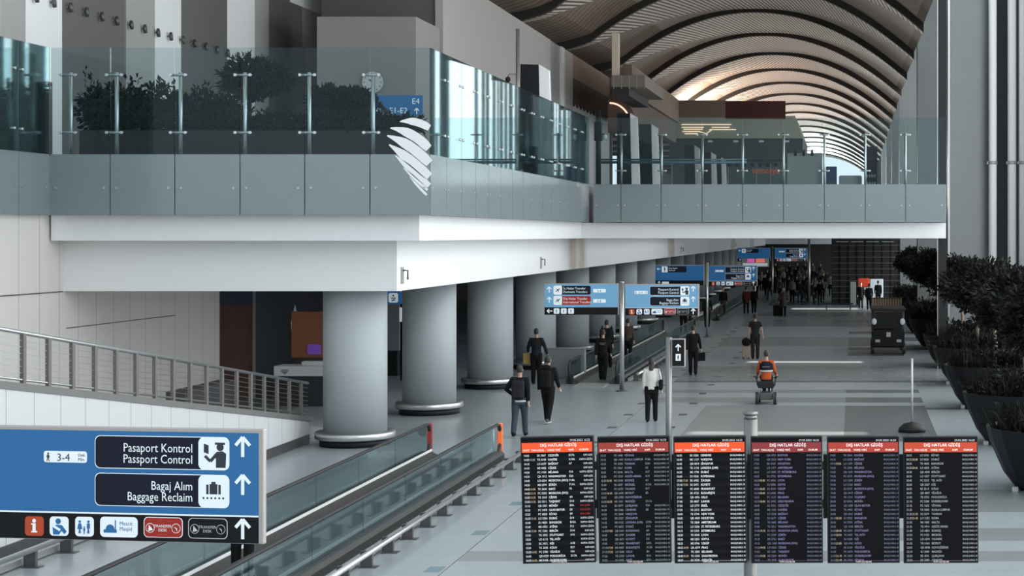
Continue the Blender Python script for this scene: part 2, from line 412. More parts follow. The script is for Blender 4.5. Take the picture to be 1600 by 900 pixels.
# dark shops behind the columns on the left
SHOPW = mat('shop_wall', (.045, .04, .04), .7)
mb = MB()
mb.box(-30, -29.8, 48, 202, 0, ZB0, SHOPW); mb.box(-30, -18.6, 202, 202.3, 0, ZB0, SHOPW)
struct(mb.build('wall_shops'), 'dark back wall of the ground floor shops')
mb = MB(); mb.box(-22.5, -18.9, 52.4, 52.7, 0, ZB0, mat('shop_red_wood', (.12, .045, .028), .6, noise=.35, nscale=3))
mb.box(-21.4, -18.8, 52.2, 52.42, 2.9, ZB0, mat('shop_sign_dark', (.03, .045, .075), .6))
mb.box(-18.82, -18.7, 52.1, 52.5, 0, ZB0, TAN); struct(mb.build('wall_shopfront'), 'reddish wooden shop front beside the ramp wall')
o = tag(MB().box(-18.66, -15.5, 51.9, 52.1, 0, 3.6, bevel=.01).build('partition', mat('shop_navy', (.022, .024, .032), .5)), 'tall dark navy shop panel left of the nearest column', 'panel')
MB().prism([(-17.55, 2.35), (-17.42, 2.9), (-17.38, 2.7), (-17.42, 2.0), (-17.5, 1.6)], 'y', 51.87, 51.9).build('white_motif', WHITE, o)
o = tag(MB().box(-17.1, -15.9, 50.6, 50.75, 1.35, 2.75, bevel=.01).build('display_cabinet', mat('shop_orange_wood', (.30, .11, .05), .6)), 'orange brown display cabinet beside the nearest column', 'cabinet')
MB().box(-16.6, -16.2, 50.57, 50.6, 1.45, 1.75).build('screen', mat('violet_screen', (.10, .04, .25), .4, emit=.5), o)
MB().box(-17.0, -15.9, 50.6, 51.2, 0, 1.35).build('base', SHOPW, o)
t = thing('shop_counter', 'white shop counter with grey emblem left of the nearest column', 'counter', (-16.6, 49.2, 0))
MB().box(-.55, 1.2, 0, .8, .9, 1.2, bevel=.01).build('counter_top', WHITE, t); MB().box(-.4, 1.1, .1, .7, 0, .9).build('base', DARKW, t)
MB().lathe([(.02, -.08), (.12, 0), (.09, .05), (.02, .06)], (-.22, -.005, 1.05), 10, sy=.05).build('emblem', GREYM, t)
MB().box(.2, .9, .2, .5, 1.2, 1.32, bevel=.02).build('tray', WHITE, t)
t = thing('icon_sign', 'small blue sign with white square pictogram behind the nearest column', 'sign', (xat(615, 56), 56, zat(475, 56)), 0)
MB().box(-.28, .28, -.03, .03, 0, .42, bevel=.01).build('cabinet', S_BLUE, t)
b = Board(.56, .42, -.031); b.rrect('pictogram', .12, .05, .44, .37, .06, S_WHITE, 1); b.disc('pictogram', .28, .28, .03, S_INK, 2); b.bar('pictogram', (.2, .2), (.36, .2), .035, S_INK, 2); b.bar('pictogram', (.22, .11), (.34, .15), .05, S_BLUE, 2); b.done(t)
MB().tube([(0, 0, .40), (0, 0, ZB0 + .07 - zat(475, 56))], .02, 8).build('hanger', DSTEEL, t)
o = tag(MB().box(-.3, .3, -.05, .05, 0, 2.2, bevel=.02).build('advert_totem', mat('poster_grey', (.24, .24, .25), .5)), 'grey upright poster between the two nearest columns', 'poster'); o.location = (xat(612, 60), 60, .9)
MB().box(-.25, .25, -.2, .2, -.9, 0).build('base', BLACK, o)
for i in range(3):
    o = tag(MB().box(-.04, .04, -.03, .03, 0, .5, bevel=.01).build('wall_light', S_WHITE), 'white lit strip between the two nearest columns, %s' % ['lowest', 'middle one', 'topmost'][i], 'light', 'lit strips behind the columns')
    o.location = (xat(626, 58), 58, 2.05 + i * .62)
    MB().box(-.02, .02, .03, .08, -2.05 - i * .62, .1).build('stem', DARKW, o)

# ------------------------------------------------------------------ glass balustrades of the upper floor
BOLT = mat('steel_bolt', (.45, .46, .46), .35, .8)
def balustrade(name, label, joints, frame, posts=None, gm=None):
    """joints: distances along the run; frame: maps (s along, d behind the glass, z) to world"""
    t = thing(name, label, 'balustrade', frame(joints[0], 0, ZU1))
    o0 = Vector(frame(joints[0], 0, ZU1))
    def q(s, d, z): return Vector(frame(s, d, z)) - o0
    def slab(s0, s1, d0, d1, z0, z1, nm, m):
        b = MB(); vs = [b.b.verts.new(q(s, d, z)) for z in (z0, z1) for d in (d0, d1) for s in (s0, s1)]
        for f in ((0, 2, 3, 1), (4, 5, 7, 6), (0, 1, 5, 4), (1, 3, 7, 5), (3, 2, 6, 7), (2, 0, 4, 6)): b.b.faces.new([vs[k] for k in f])
        return b.build(nm, m, t)
    for a, c in zip(joints, joints[1:]):
        g = .012 if c > a else -.012
        slab(a + g, c - g, 0, .02, ZP, ZG, 'glass_panel', gm or GLASS)
        p = slab(a + g, c - g, 0, .03, ZU1, ZP, 'lower_panel', FROST)
        for s in (a + (c - a) * .1, c - (c - a) * .1):
            b = MB(); b.tube([q(s, -.015, 6.16), q(s, 0, 6.16)], .03, 10); b.build('bolt', BOLT, p)
    for s in (posts or joints[1:-1]):
        b = MB(); b.tube([q(s, .16, ZP - .3), q(s, .16, ZG - .55)], .045, 10); po = b.build('post', STEEL, t)
        for z in (ZG - .62, ZP + .5):
            b = MB(); b.tube([q(s - .17, .05, z), q(s + .17, .05, z)], .028, 8); b.tube([q(s, .05, z), q(s, .16, z)], .025, 8)
            for e in (-.17, .17): b.tube([q(s + e, -.02, z), q(s + e, .06, z)], .035, 8)
            b.build('clamp', STEEL, po)
    return t
jx = [xat(p, YG) for p in (78, 172, 273, 375, 476, 578, 672)]
bal_f = balustrade('glass_balustrade', 'glass balustrade facing the viewer in front of the dark planters, upper left', jx, lambda s, d, z: (s, YG + d, z),
                   [xat(p, YG) for p in (106, 178, 278, 379, 480, 580)])
XL = jx[0]
balustrade('glass_balustrade', 'glass balustrade running towards the viewer at the left picture edge', [YG - .02 - 1.4 * k for k in range(5)], lambda s, d, z: (XL - d, s, z), None, GLASSR)
nb = 15; js = [YG + .03 + k * (YBR - YG - .04) / nb for k in range(nb + 1)]
balustrade('glass_balustrade', 'glass balustrade running away beside the hall, with bright reflections', js, lambda s, d, z: (XG - d, s, z), None, GLASSR)
jb = [xat(p, YBR) for p in (927, 970, 1033, 1097, 1160, 1224, 1288, 1352, 1415, 1478)]
br = balustrade('glass_balustrade', 'glass balustrade of the footbridge crossing the hall', jb, lambda s, d, z: (s, YBR + d, z))
rail = MB(); rail.tube([(0.25, .3, 7.75 - ZU1), (5.6, .3, 7.75 - ZU1)], .05); rail.tube([(.25, .3, 7.85 - ZU1), (5.6, .3, 7.85 - ZU1)], .03); rail.build('handrail', mat('blue_grey_rail', (.10, .16, .19), .4, .3), br)
# white stripes painting a reflection on the corner of the front balustrade
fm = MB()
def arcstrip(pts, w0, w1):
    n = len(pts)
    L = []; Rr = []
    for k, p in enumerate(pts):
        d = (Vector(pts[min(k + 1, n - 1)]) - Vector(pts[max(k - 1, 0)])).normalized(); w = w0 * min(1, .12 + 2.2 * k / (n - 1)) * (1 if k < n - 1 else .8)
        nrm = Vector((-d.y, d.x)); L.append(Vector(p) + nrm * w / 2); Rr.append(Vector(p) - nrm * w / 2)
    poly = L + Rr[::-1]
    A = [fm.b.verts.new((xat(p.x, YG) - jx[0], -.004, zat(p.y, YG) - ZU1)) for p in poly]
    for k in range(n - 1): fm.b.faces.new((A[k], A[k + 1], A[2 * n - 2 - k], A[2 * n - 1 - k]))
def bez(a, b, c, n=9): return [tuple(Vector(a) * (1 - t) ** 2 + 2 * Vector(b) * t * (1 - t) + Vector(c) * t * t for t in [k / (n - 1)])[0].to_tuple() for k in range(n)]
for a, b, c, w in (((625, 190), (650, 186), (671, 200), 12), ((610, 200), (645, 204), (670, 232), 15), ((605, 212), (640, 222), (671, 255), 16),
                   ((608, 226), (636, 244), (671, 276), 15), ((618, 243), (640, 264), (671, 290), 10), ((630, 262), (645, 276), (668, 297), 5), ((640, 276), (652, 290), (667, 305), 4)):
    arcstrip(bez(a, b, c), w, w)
fm.build('reflection_stripes', mat('reflection_white', (.72, .74, .74), .5), bal_f)

# ------------------------------------------------------------------ upper floor walls
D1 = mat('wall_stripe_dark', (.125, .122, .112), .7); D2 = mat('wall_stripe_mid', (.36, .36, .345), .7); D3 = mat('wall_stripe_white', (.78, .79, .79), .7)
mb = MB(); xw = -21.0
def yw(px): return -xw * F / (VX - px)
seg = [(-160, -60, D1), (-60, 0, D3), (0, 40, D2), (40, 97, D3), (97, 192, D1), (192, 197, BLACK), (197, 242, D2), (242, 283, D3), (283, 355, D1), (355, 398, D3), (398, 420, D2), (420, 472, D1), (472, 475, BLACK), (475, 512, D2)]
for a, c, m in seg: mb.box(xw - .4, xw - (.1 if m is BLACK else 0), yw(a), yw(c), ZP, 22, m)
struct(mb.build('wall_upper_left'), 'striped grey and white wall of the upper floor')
mb = MB()
mb.prism([(yw(453), 5.1 + .412 * 21), (yw(500), 5.1 + .412 * 21), (yw(500), 22), (yw(453), 22)], 'x', xw - .05, xw + .02, D3)
mb.box(-20.25, -15.62, 63.3, 63.6, ZP, 22, mat('wall_brown_grey', (.16, .145, .135), .7))
struct(mb.build('wall_upper_back'), 'dark brown grey wall above the boxed room')
struct(MB().box(-19.0, -15.5, 58.9, 62.3, ZP, 12.8).build('wall_box', mat('box_grey', (.33, .33, .31), .7)), 'grey boxed room with the round clock')
BW = mat('big_wall', (.52, .50, .48), .7, noise=.03)
mb = MB(); xb = -15.6
def yb(px): return -xb * F / (VX - px)
mb.box(xb - .3, xb, 63.2, yb(860), ZP, 15.1, BW); mb.box(xb - .3, xb - .05, yb(860), yb(876), ZP, 15.1, D2)
mb.box(xb - .3, xb + .05, yb(876), yb(881), ZP, 15.1, D3); mb.box(xb - .3, xb, yb(881), yb(895), ZP, 15.1, BW)
struct(mb.build('wall_big'), 'tall pale wall running along the upper floor')
mb = MB(); ya, yc = yb(895), 107
mb.box(xb - .3, xb, ya, yc, 13.8, 15.1, mat('caramel_panel', (.33, .20, .13), .6))
DB = mat('dark_brown', (.055, .032, .024), .6, noise=.4, nscale=2)
n = 12
for k in range(n):
    q0 = ya + (yc - ya) * k / n; q1 = ya + (yc - ya) * (k + 1) / n
    mb.prism([(q0, 13.8), (q1, 13.8), (q1, 12.6), ((q0 + q1) / 2, 12.25), (q0, 12.6)], 'x', xb - .3, xb, DB)
mb.box(xb - .35, xb - .1, ya, yc, ZP, 12.7, mat('shop_white', (.62, .64, .64), .6))
mb.box(-30, -15.55, yc, yc + .3, ZP, 17.5, mat('back_brown', (.18, .125, .09), .7))
struct(mb.build('wall_restaurant'), 'brown restaurant front with zigzag lower edge')
struct(MB().box(-12.5, -12.15, 86, 86.4, 13.3, 15.5).build('pillar', mat('cream', (.82, .69, .57), .6)), 'cream pillar under the vault')
mb = MB(); mb.box(-12.5, -10.75, 85.8, 94, 12.7, 13.3, mat('balcony_pale', (.24, .21, .18), .6)); mb.box(-12.5, -11.6, 85.9, 94, 12.25, 12.7, DARKW)
for k in range(5): mb.box(-12.4 + k * .4, -12.36 + k * .4, 85.78, 85.84, 12.6, 13.3, GREYM)
struct(mb.build('ledge'), 'small balcony under the cream pillar')
mb = MB()
mb.box(-12.9, -12.4, 93, 118, 13.0, 14.6, mat('parapet_brown', (.25, .19, .145), .7, noise=.1))
mb.box(-13.2, -12.6, 93, 118, 11.6, 13.0, mat('parapet_under', (.17, .13, .10), .7))
mb.box(-12.9, -9.1, 118, 118.5, 13.4, 14.6, mat('parapet_brown', (0, 0, 0)))
mb.box(-9.1, -4.85, 118, 118.5, 13.3, 14.55, mat('dark_red_panel', (.09, .022, .022), .6))
struct(mb.build('wall_parapet'), 'brown terrace parapet and dark red panel under the vault')
# curved brown canopy
mb = MB(); pr = [(-2.2 * math.cos(R(a)), 2.0 * math.sin(R(a))) for a in range(0, 91, 10)]
prof = [(-13.3, 10.6)] + [(-13.3 + 1.4 * math.sin(R(a)), 10.9 + 1.7 * math.cos(R(a))) for a in range(0, 91, 10)] + [(-11.9, 10.6)]
mb.prism(prof, 'y', 90, 91.5, mat('canopy_brown', (.10, .05, .035), .5))
t = tag(mb.build('curved_canopy'), 'curved dark brown canopy behind the slanted black screens', 'canopy')
st = MB(); pts = [(-13.2 + 1.15 * math.sin(R(a)), 89.96, 10.9 + 1.3 * math.cos(R(a))) for a in range(0, 91, 10)]
st.tube(pts, .05, 6); st.build('light_strip', mat('warm_strip', (1, .66, .5), .5, emit=1.2), t)
YC, YS = 130, 133
# long fascia box over the far shops
t = thing('shop_canopy', 'long olive grey canopy box with neon lines over the far upper shops', 'canopy', (0, YC, 0))
OL = mat('olive_fascia', (.42, .42, .34), .7)
mb = MB(); x0, x1 = xat(1045, YC), xat(1242, YC)
mb.prism([(x0, zat(216, YC)), (x0, zat(181, YC)), (x1, zat(181, YC)), (xat(1255, YC), zat(216, YC))], 'y', 0, 14, OL); mb.build('fascia', None, t)
MB().box(x0, xat(1254, YC), .3, 14, zat(249, YC), zat(216, YC)).build('soffit_panel', mat('dark_slate', (.055, .06, .068), .7), t)
nm = mat('neon_line', (1, .72, .5), .5, emit=1.1); mb = MB()
for py, a, c in ((194.5, 1065, 1143), (199, 1065, 1100), (202, 1068, 1098), (202.5, 1108, 1150), (205.5, 1066, 1092), (209, 1070, 1090), (199, 1112, 1140)):
    mb.tube([(xat(a, YC), -.05, zat(py, YC)), (xat(c, YC), -.05, zat(py, YC))], .03, 6)
mb.tube([(xat(1092, YC), -.05, zat(205.5, YC)), (xat(1104, YC), -.05, zat(209, YC)), (xat(1112, YC), -.05, zat(202.5, YC))], .035, 6)
mb.build('neon_line', nm, t)
b = MB(); 
for q in range(4): b.box(xat(1108 + q * 40, YC) - .12, xat(1108 + q * 40, YC) + .25, .2, .28, zat(222, YC), zat(219, YC))
b.build('downlight', mat('dim_lamp', (.4, .43, .45), .5, emit=.3), t)
# far shop fronts under it
t = thing('storefront', 'teal glazed far shop front with orange lettering above the bridge', 'shop', (0, YS, ZP))
TEAL = mat('teal_glass', (.10, .15, .15), .25, noise=.3, nscale=1)
MB().box(x0, xat(1232, YS), 0, .3, 0, 4.0).build('glazing', TEAL, t)
mb = MB()
for px in range(1050, 1232, 22): mb.box(xat(px, YS) - .06, xat(px, YS) + .06, -.06, 0, 0, 3.9)
mb.build('mullions', GREYM, t)
mb = MB()
for px in range(1128, 1222, 12): mb.ell((xat(px, YS), -.2, zat(258, YS) - ZP), (.13, .1, .15), BLACK, 6)
mb.build('lamp_row', BLACK, t)
vs, fs = text_verts('oemceyiz', .75, 'LEFT')
mb = MB(); nv = [mb.b.verts.new((xat(1175, YS) + v.x * .8, -.1, zat(271, YS) - ZP + v.y)) for v in vs]
for f in fs: mb.b.faces.new([nv[k] for k in f])
mb.build('lettering', mat('orange_letter', (.62, .13, .05), .5, emit=.35), t)

# kiosks on the far upper floor
t = thing('white_booth', 'pale boxy booth with three spotlights above the bridge', 'booth', (0, 107, ZP))
a, c = xat(1230, 107), xat(1285, 107)
MB().box(a, c, 0, 1.5, .45, zat(239, 107) - ZP, bevel=.03).build('body', mat('booth_pale', (.66, .76, .75), .6), t)
MB().box(a + .05, c - .05, .05, 1.4, 0, .45).build('plinth', GREYM, t)
for px in (1243, 1256, 1269):
    b = MB(); b.tube([(xat(px, 107), 0, 4.3 - .75), (xat(px, 107), -.25, 4.3 - .85), (xat(px, 107), -.28, 4.3 - 1.1)], .09, 8); b.build('spotlight', BLACK, t)
t = thing('blue_kiosk', 'blue self service kiosk above the bridge, right of the pale booth', 'kiosk', (xat(1299, 106), 106, ZP))
MB().box(-.37, .37, 0, .5, 0, .9, bevel=.04).build('base', mat('kiosk_blue', (.04, .11, .28), .5), t); MB().box(-.35, .35, .05, .45, .9, zat(260, 106) - ZP, bevel=.06).build('head', mat('kiosk_blue', (0, 0, 0)), t)
MB().box(-.2, .2, .03, .05, 1.15, 1.6).build('screen', mat('kiosk_screen', (.02, .04, .09), .2), t)
t = thing('shelf_stand', 'dark open shelf stand with small goods above the bridge', 'shelf', (xat(1361, 105.5), 105.5, ZP))
hh = zat(229, 105.5) - ZP
mb = MB(); mb.box(-.4, -.34, 0, .4, 0, hh, DARKW); mb.box(.34, .4, 0, .4, 0, hh, DARKW); mb.box(-.4, .4, .38, .4, 0, hh, DARKW); mb.box(-.4, .4, 0, .4, hh - .9, hh, DARKW); mb.build('frame', None, t)
for k in range(5): MB().box(-.34, .34, 0, .38, .3 + k * .48, .34 + k * .48).build('shelf', DARKW, t)
gl = mat('goods_pale', (.5, .55, .55), .5)
for k in range(4):
    b = MB()
    for q in range(4): b.box(-.3 + q * .16, -.2 + q * .16, .05, .2, .34 + k * .48, .52 + k * .48)
    b.build('goods', gl, t)
t = thing('shop_counter', 'pale rounded counter with dark arch above the bridge', 'counter', (xat(1329, 106.5), 106.5, ZP))
MB().box(-.75, .75, 0, .7, 0, zat(274, 106.5) - ZP, bevel=.12).build('body', mat('booth_pale', (0, 0, 0)), t)
MB().lathe([(.02, 0), (.36, 0), (.34, .02)], (0, 0, 0), 20).build('arch', DARKW, t).rotation_euler = (R(90), 0, 0)

# slanted black screens along the mezzanine
def slanted(px, Y, s, label):
    t = thing('display_totem', label, 'screen', (xat(px, Y), Y, ZP), 0, 'slanted black display totems')
    H = 4.0 * s
    b = MB(); vs = [b.b.verts.new(p) for p in ((0, -.1, 0), (.72, -.1, 0), (.72, .25, 0), (0, .25, 0), (0, 0, H), (.62, 0, H - .02), (.62, .3, H), (0, .3, H))]
    for f in ((0, 1, 5, 4), (3, 2, 6, 7), (0, 4, 7, 3), (4, 5, 6, 7), (0, 1, 2, 3), (1, 2, 6, 5)): b.b.faces.new([vs[k] for k in f])
    b.build('screen', mat('glossy_black', (.012, .013, .015), .35, spec=.2), t)
    b = MB(); vs = [b.b.verts.new(p) for p in ((.73, -.08, 0), (1.1, .1, 0), (1.1, .4, 0), (.73, .3, 0), (.63, .02, H), (.95, .12, H - .2), (.95, .4, H - .2), (.63, .3, H))]
    for f in ((0, 1, 5, 4), (3, 2, 6, 7), (0, 4, 7, 3), (4, 5, 6, 7), (0, 1, 2, 3), (1, 2, 6, 5)): b.b.faces.new([vs[k] for k in f])
    b.build('side_panel', WHITE, t)
for px, Y, l in ((813, 57, 'slanted black screen with white side, nearest one beside the steel pole'), (964, 80, 'slanted black screen with white side, second from the steel pole'), (999, 88, 'slanted black screen with white side, third from the steel pole'),
                 (1070, 109, 'slanted black screen with white side, fourth from the steel pole'), (1097, 118, 'slanted black screen, fifth from the steel pole'), (1114, 126, 'slanted black screen, farthest from the steel pole')):
    slanted(px, Y, 1, l)
t = thing('camera_pole', 'steel pole with security camera standing behind the glass by the pale wall', 'pole', (xat(809, 56), 56, ZP))
MB().tube([(0, 0, 0), (0, 0, zat(45, 56) - ZP)], .065, 12).build('pole', STEEL, t)
MB().tube([(0, 0, 3.55), (-.3, 0, 3.55), (-.33, 0, 3.45)], .03).build('arm', GREYM, t); MB().ell((-.33, 0, 3.38), (.09, .09, .1)).build('camera_dome', BLACK, t)
t = thing('camera_pole', 'black pole with security camera where the glass meets the footbridge', 'pole', (xat(931, 60.7), 61.3, ZP))
MB().tube([(0, 0, 0), (0, 0, 2.75)], .10, 10).build('pole', BLACK, t); MB().box(-.14, .14, -.14, .14, 1.6, 2.3, bevel=.03).build('housing', BLACK, t); MB().ell((.24, 0, 1.75), (.09, .09, .11)).build('camera_dome', WHITE, t)
MB().tube([(0, 0, 1.85), (.24, 0, 1.85)], .03).build('arm', BLACK, t)

# row of wall spotlights
proto = None
for k in range(-2, 18):
    Y = 44.4 + .93 * k
    if proto is None:
        proto = thing('spotlight', 'x', 'light', (0, 0, 0), 0, 'black spotlights in a row on the striped wall')
        MB().tube([(-.02, 0, 0), (.12, 0, 0)], .014, 6).build('arm', DSTEEL, proto)
        MB().tube([(.12, 0, .15), (.12, 0, .0), (.14, .02, -.17)], [.05, .085, .06], 10).build('lamp_head', DSTEEL, proto)
        MB().tube([(-.02, 0, 0), (.01, 0, 0)], .04, 10).build('wall_plate', GREYM, proto); s = proto
    else: s = copy_tree(proto)
    s.location = (xw + .01, Y, 11.16); s.scale = (.8, .8, .8)
    s['label'] = 'black spotlight on the striped wall, one of an even sloping row'
# clock
t = thing('wall_clock', 'round white wall clock on the grey boxed room', 'clock', (xat(581, 58.7), 58.88, zat(128, 58.7)))
def ydisc(r, y0, y1, m, nm, n=32):
    b = MB(); b.tube([(0, y0, 0), (0, y1, 0)], r, n, smooth=False); return b.build(nm, m, t)
ydisc(.40, -.08, 0, GREYM, 'rim'); ydisc(.37, -.09, -.08, mat('clock_face', (.75, .77, .78), .5), 'dial')
b = MB()
for k in range(12):
    a = R(30 * k); d = Vector((math.sin(a), 0, math.cos(a))); b.tube([d * .27 + Vector((0, -.092, 0)), d * .33 + Vector((0, -.092, 0))], .013, 5)
b.build('hour_marks', BLACK, t)
b = MB(); b.tube([(0, -.1, 0), (-.12, -.1, .1)], .018, 6); b.build('hour_hand', BLACK, t); b = MB(); b.tube([(0, -.105, 0), (-.05, -.105, -.24)], .012, 6); b.build('minute_hand', BLACK, t)
# gate sign
t = thing('gate_sign', 'blue gate sign reading E4 and E1-E2 behind the front glass', 'sign', (xat(621, 50), 50, zat(181, 50)))
MB().box(-.75, .75, 0, .08, 0, .62, bevel=.01).build('cabinet', S_BLUE, t)
b = Board(1.5, .62, 0)
b.text('lettering', 'E4', 1.18, .36, .24, S_WHITE); b.text('lettering', 'E1-E2', .5, .08, .24, S_WHITE); b.arrow('arrow', .14, .16, .2, S_WHITE)
b.disc('pictogram', .35, .16, .1, S_INK, 2); b.bar('pictogram', (.3, .15), (.42, .18), .03, S_WHITE, 3); b.arrow('arrow', 1.33, .14, .18, S_WHITE); b.done(t)
MB().tube([(-.6, .04, 0), (-.6, .04, -(zat(181, 50) - ZP))], .04).build('pole', STEEL, t); MB().tube([(.6, .04, 0), (.6, .04, -(zat(181, 50) - ZP))], .04).build('pole', STEEL, t)

# ------------------------------------------------------------------ vault
SL = stripes('roof_slats', (.66, .57, .48), (.06, .045, .038), .26, .55, (1, -.12, 0))
BD = stripes('roof_boards', (.20, .145, .105), (.09, .062, .047), .5, .72, (0, .5, 1.0))
CR = mat('roof_crescent', (.30, .245, .195), .7)
LIP = mat('roof_lip', (.02, .017, .015), .6)
def vz(x):
    u = (x + 6.2) / 8.4; au = abs(u)
    if au <= 1.0: return CH + 14.07 - 3.3 * u * u
    if u > 0: return CH + 14.07 - 3.3 * u * u
    return CH + 10.77 - 6.6 * .35 * (1 - math.exp(-(au - 1) / .35)) * .45
XS = [-30, -26, -22, -19, -17.5] + [-16.5 + .5 * k for k in range(40)] + [3.35]
PER = 12.4; NB = 21; Y00 = 104.5 - PER * 5
for k in range(NB):
    Y0 = Y00 + PER * k; b = MB(); b.mats = [SL, BD, LIP, CR]
    def yB(x):
        u = min(abs((x + 6.2) / 8.4), 1.15)
        return Y0 + PER * (.16 + .80 * max(0, 1 - u ** 1.6))
    r = {}
    for x in XS:
        z = vz(x); u = min(abs((x + 6.2) / 8.4), 1.0)
        rise = .30 * min(1, .25 + u * 1.1)
        yb_ = yB(x)
        r[x] = [(x, Y0, z - .42), (x, Y0, z - .02), (x, yb_, z), (x, (yb_ + Y0 + PER) / 2, z + rise * .65), (x, Y0 + PER, z + rise)]
        r[x] = [b.b.verts.new(p) for p in ((x, Y0, z + .6), (x, Y0 - .02, z - .13), (x, Y0 + .35, z - .13), (x, yb_, z + .02), (x, (yb_ + Y0 + PER) / 2, z + rise * .6), (x, Y0 + PER, z + rise))]
    for x0, x1 in zip(XS, XS[1:]):
        A, B = r[x0], r[x1]
        for q, mi in ((0, 2), (1, 2), (2, 0), (3, 1), (4, 1)):
            f = b.b.faces.new((A[q], B[q], B[q + 1], A[q + 1])); f.material_index = 3 if (mi == 1 and -12.2 < x0 < 3) else mi
    o = b.build('ceiling', None); struct(o, 'arched timber slat bay of the vaulted roof')
# end wall frame
mb = MB(); ye = 292
mb.box(-40, -9, ye, ye + .5, 0, 26, DARKW); mb.box(2.5, 20, ye, ye + .5, 0, 26, DARKW); mb.box(-9, 2.5, ye, ye + .5, 0, ZP + 3, DARKW)
struct(mb.build('wall_end'), 'end wall of the hall')
mb = MB(); mb.box(-11, 12, 206, 206.4, 0, 6.9, DARKW); struct(mb.build('wall_far'), 'dark wall behind the distant crowd')

# ------------------------------------------------------------------ right side: columns, pipes, wall
CG = mat('column_grey', (.19, .205, .205), .55, noise=.06, nscale=2)
mb = MB(); mb.box(3.93, 5.72, 69.5, 71.2, 0, 24, bevel=.12); o = struct(mb.build('column', CG), 'broad grey column at the right end of the footbridge')
MB().box(3.93, 4.02, 69.42, 69.5, 0, 24).build('edge_trim', STEEL, o)
for px, r, l in ((1551, .17, 'white pipe nearest the broad grey column'), (1581, .18, 'second white pipe from the broad grey column'), (1598.5, .18, 'third white pipe from the broad grey column')):
    t = tag(MB().tube([(0, 0, 0), (0, 0, 24)], r, 20).build('white_pipe', WHITE), l, 'pipe', 'white pipes on the right'); t.location = (xat(px, 69), 69, 0)
    b = MB(); b.tube([(0, 0, 8.0), (0, 0, 8.12)], r + .03, 16); b.box(-.23, 0, -.05, .05, 8.0, 8.12); b.build('pipe_clamp', GREYM, t)
struct(MB().box(5.72, 10, 72, 72.4, 0, 24).build('wall_right', mat('wall_right_grey', (.14, .145, .145), .7, noise=.06)), 'grey wall behind the white pipes')
struct(MB().box(3.2, 3.52, 63.2, 63.6, 0, 24).build('post', BLACK), 'black steel post at the end of the footbridge')
struct(MB().box(3.17, 3.2, 63.15, 63.25, 0, 24).build('trim_1', STEEL), 'steel edge of the black post')
for Y, x0, w in ((89, 3.42, 1.15), (125, 3.42, 1.3), (150, 3.42, 1.6), (175, 3.42, 1.8), (205, 3.42, 1.8), (240, 3.4, 2.0)):
    struct(MB().box(x0, x0 + w, Y, Y + 1, 0, 24).build('column', CG), 'grey rectangular column further down the right side')
    struct(MB().box(x0 + w, x0 + w + 1.2, Y + .4, Y + .8, 0, 24).build('mullion', DARKW), 'dark window mullion beside a column')
# unseen solid wall on the right, slots added to shape the sun streaks
mb = MB(); ys_ = [3, 42.1, 42.75, 65.6, 66.25, 112.8, 114.2, 290]
for a, c in ((3, 42.1), (42.8, 65.75), (66.6, 112.5), (114.6, 290)): mb.box(8.3, 8.6, a, c, 0, 44)
for a, c in ((42.1, 42.8), (65.75, 66.6), (112.5, 114.6)):
    mb.box(8.3, 8.6, a, c, 0, 4.6); mb.box(8.3, 8.6, a, c, 7.4, 44)
struct(mb.build('wall_sun_slots', DARKW), 'unseen dark solid wall right of the hall, slots added to shape sun streaks')
for k in range(26):
    Y = 5 + 2.1 * k; w = .12 if k % 3 else .5
    struct(MB().box(7.0, 7.2, Y, Y + w, 0, 18).build('mullion', DSTEEL), 'window mullion on the right side of the hall')

rm = random.Random(5); Y = 84.0
while Y < 190:
    w = rm.choice((.5, .9, 1.3, 1.8, 2.4)) if not 96 < Y < 104 else 9.5  # unseen bars, widths shaped to streak and darken the side glass reflection
    if not (112 < Y + w and Y < 115.5): struct(MB().box(7.3, 7.35, Y, Y + w, 0, 24).build('mullion', DARKW), 'unseen window mullion on the far right, width shaped for the glass reflections')
    Y += w + rm.choice((.5, .7, .9, 1.3))
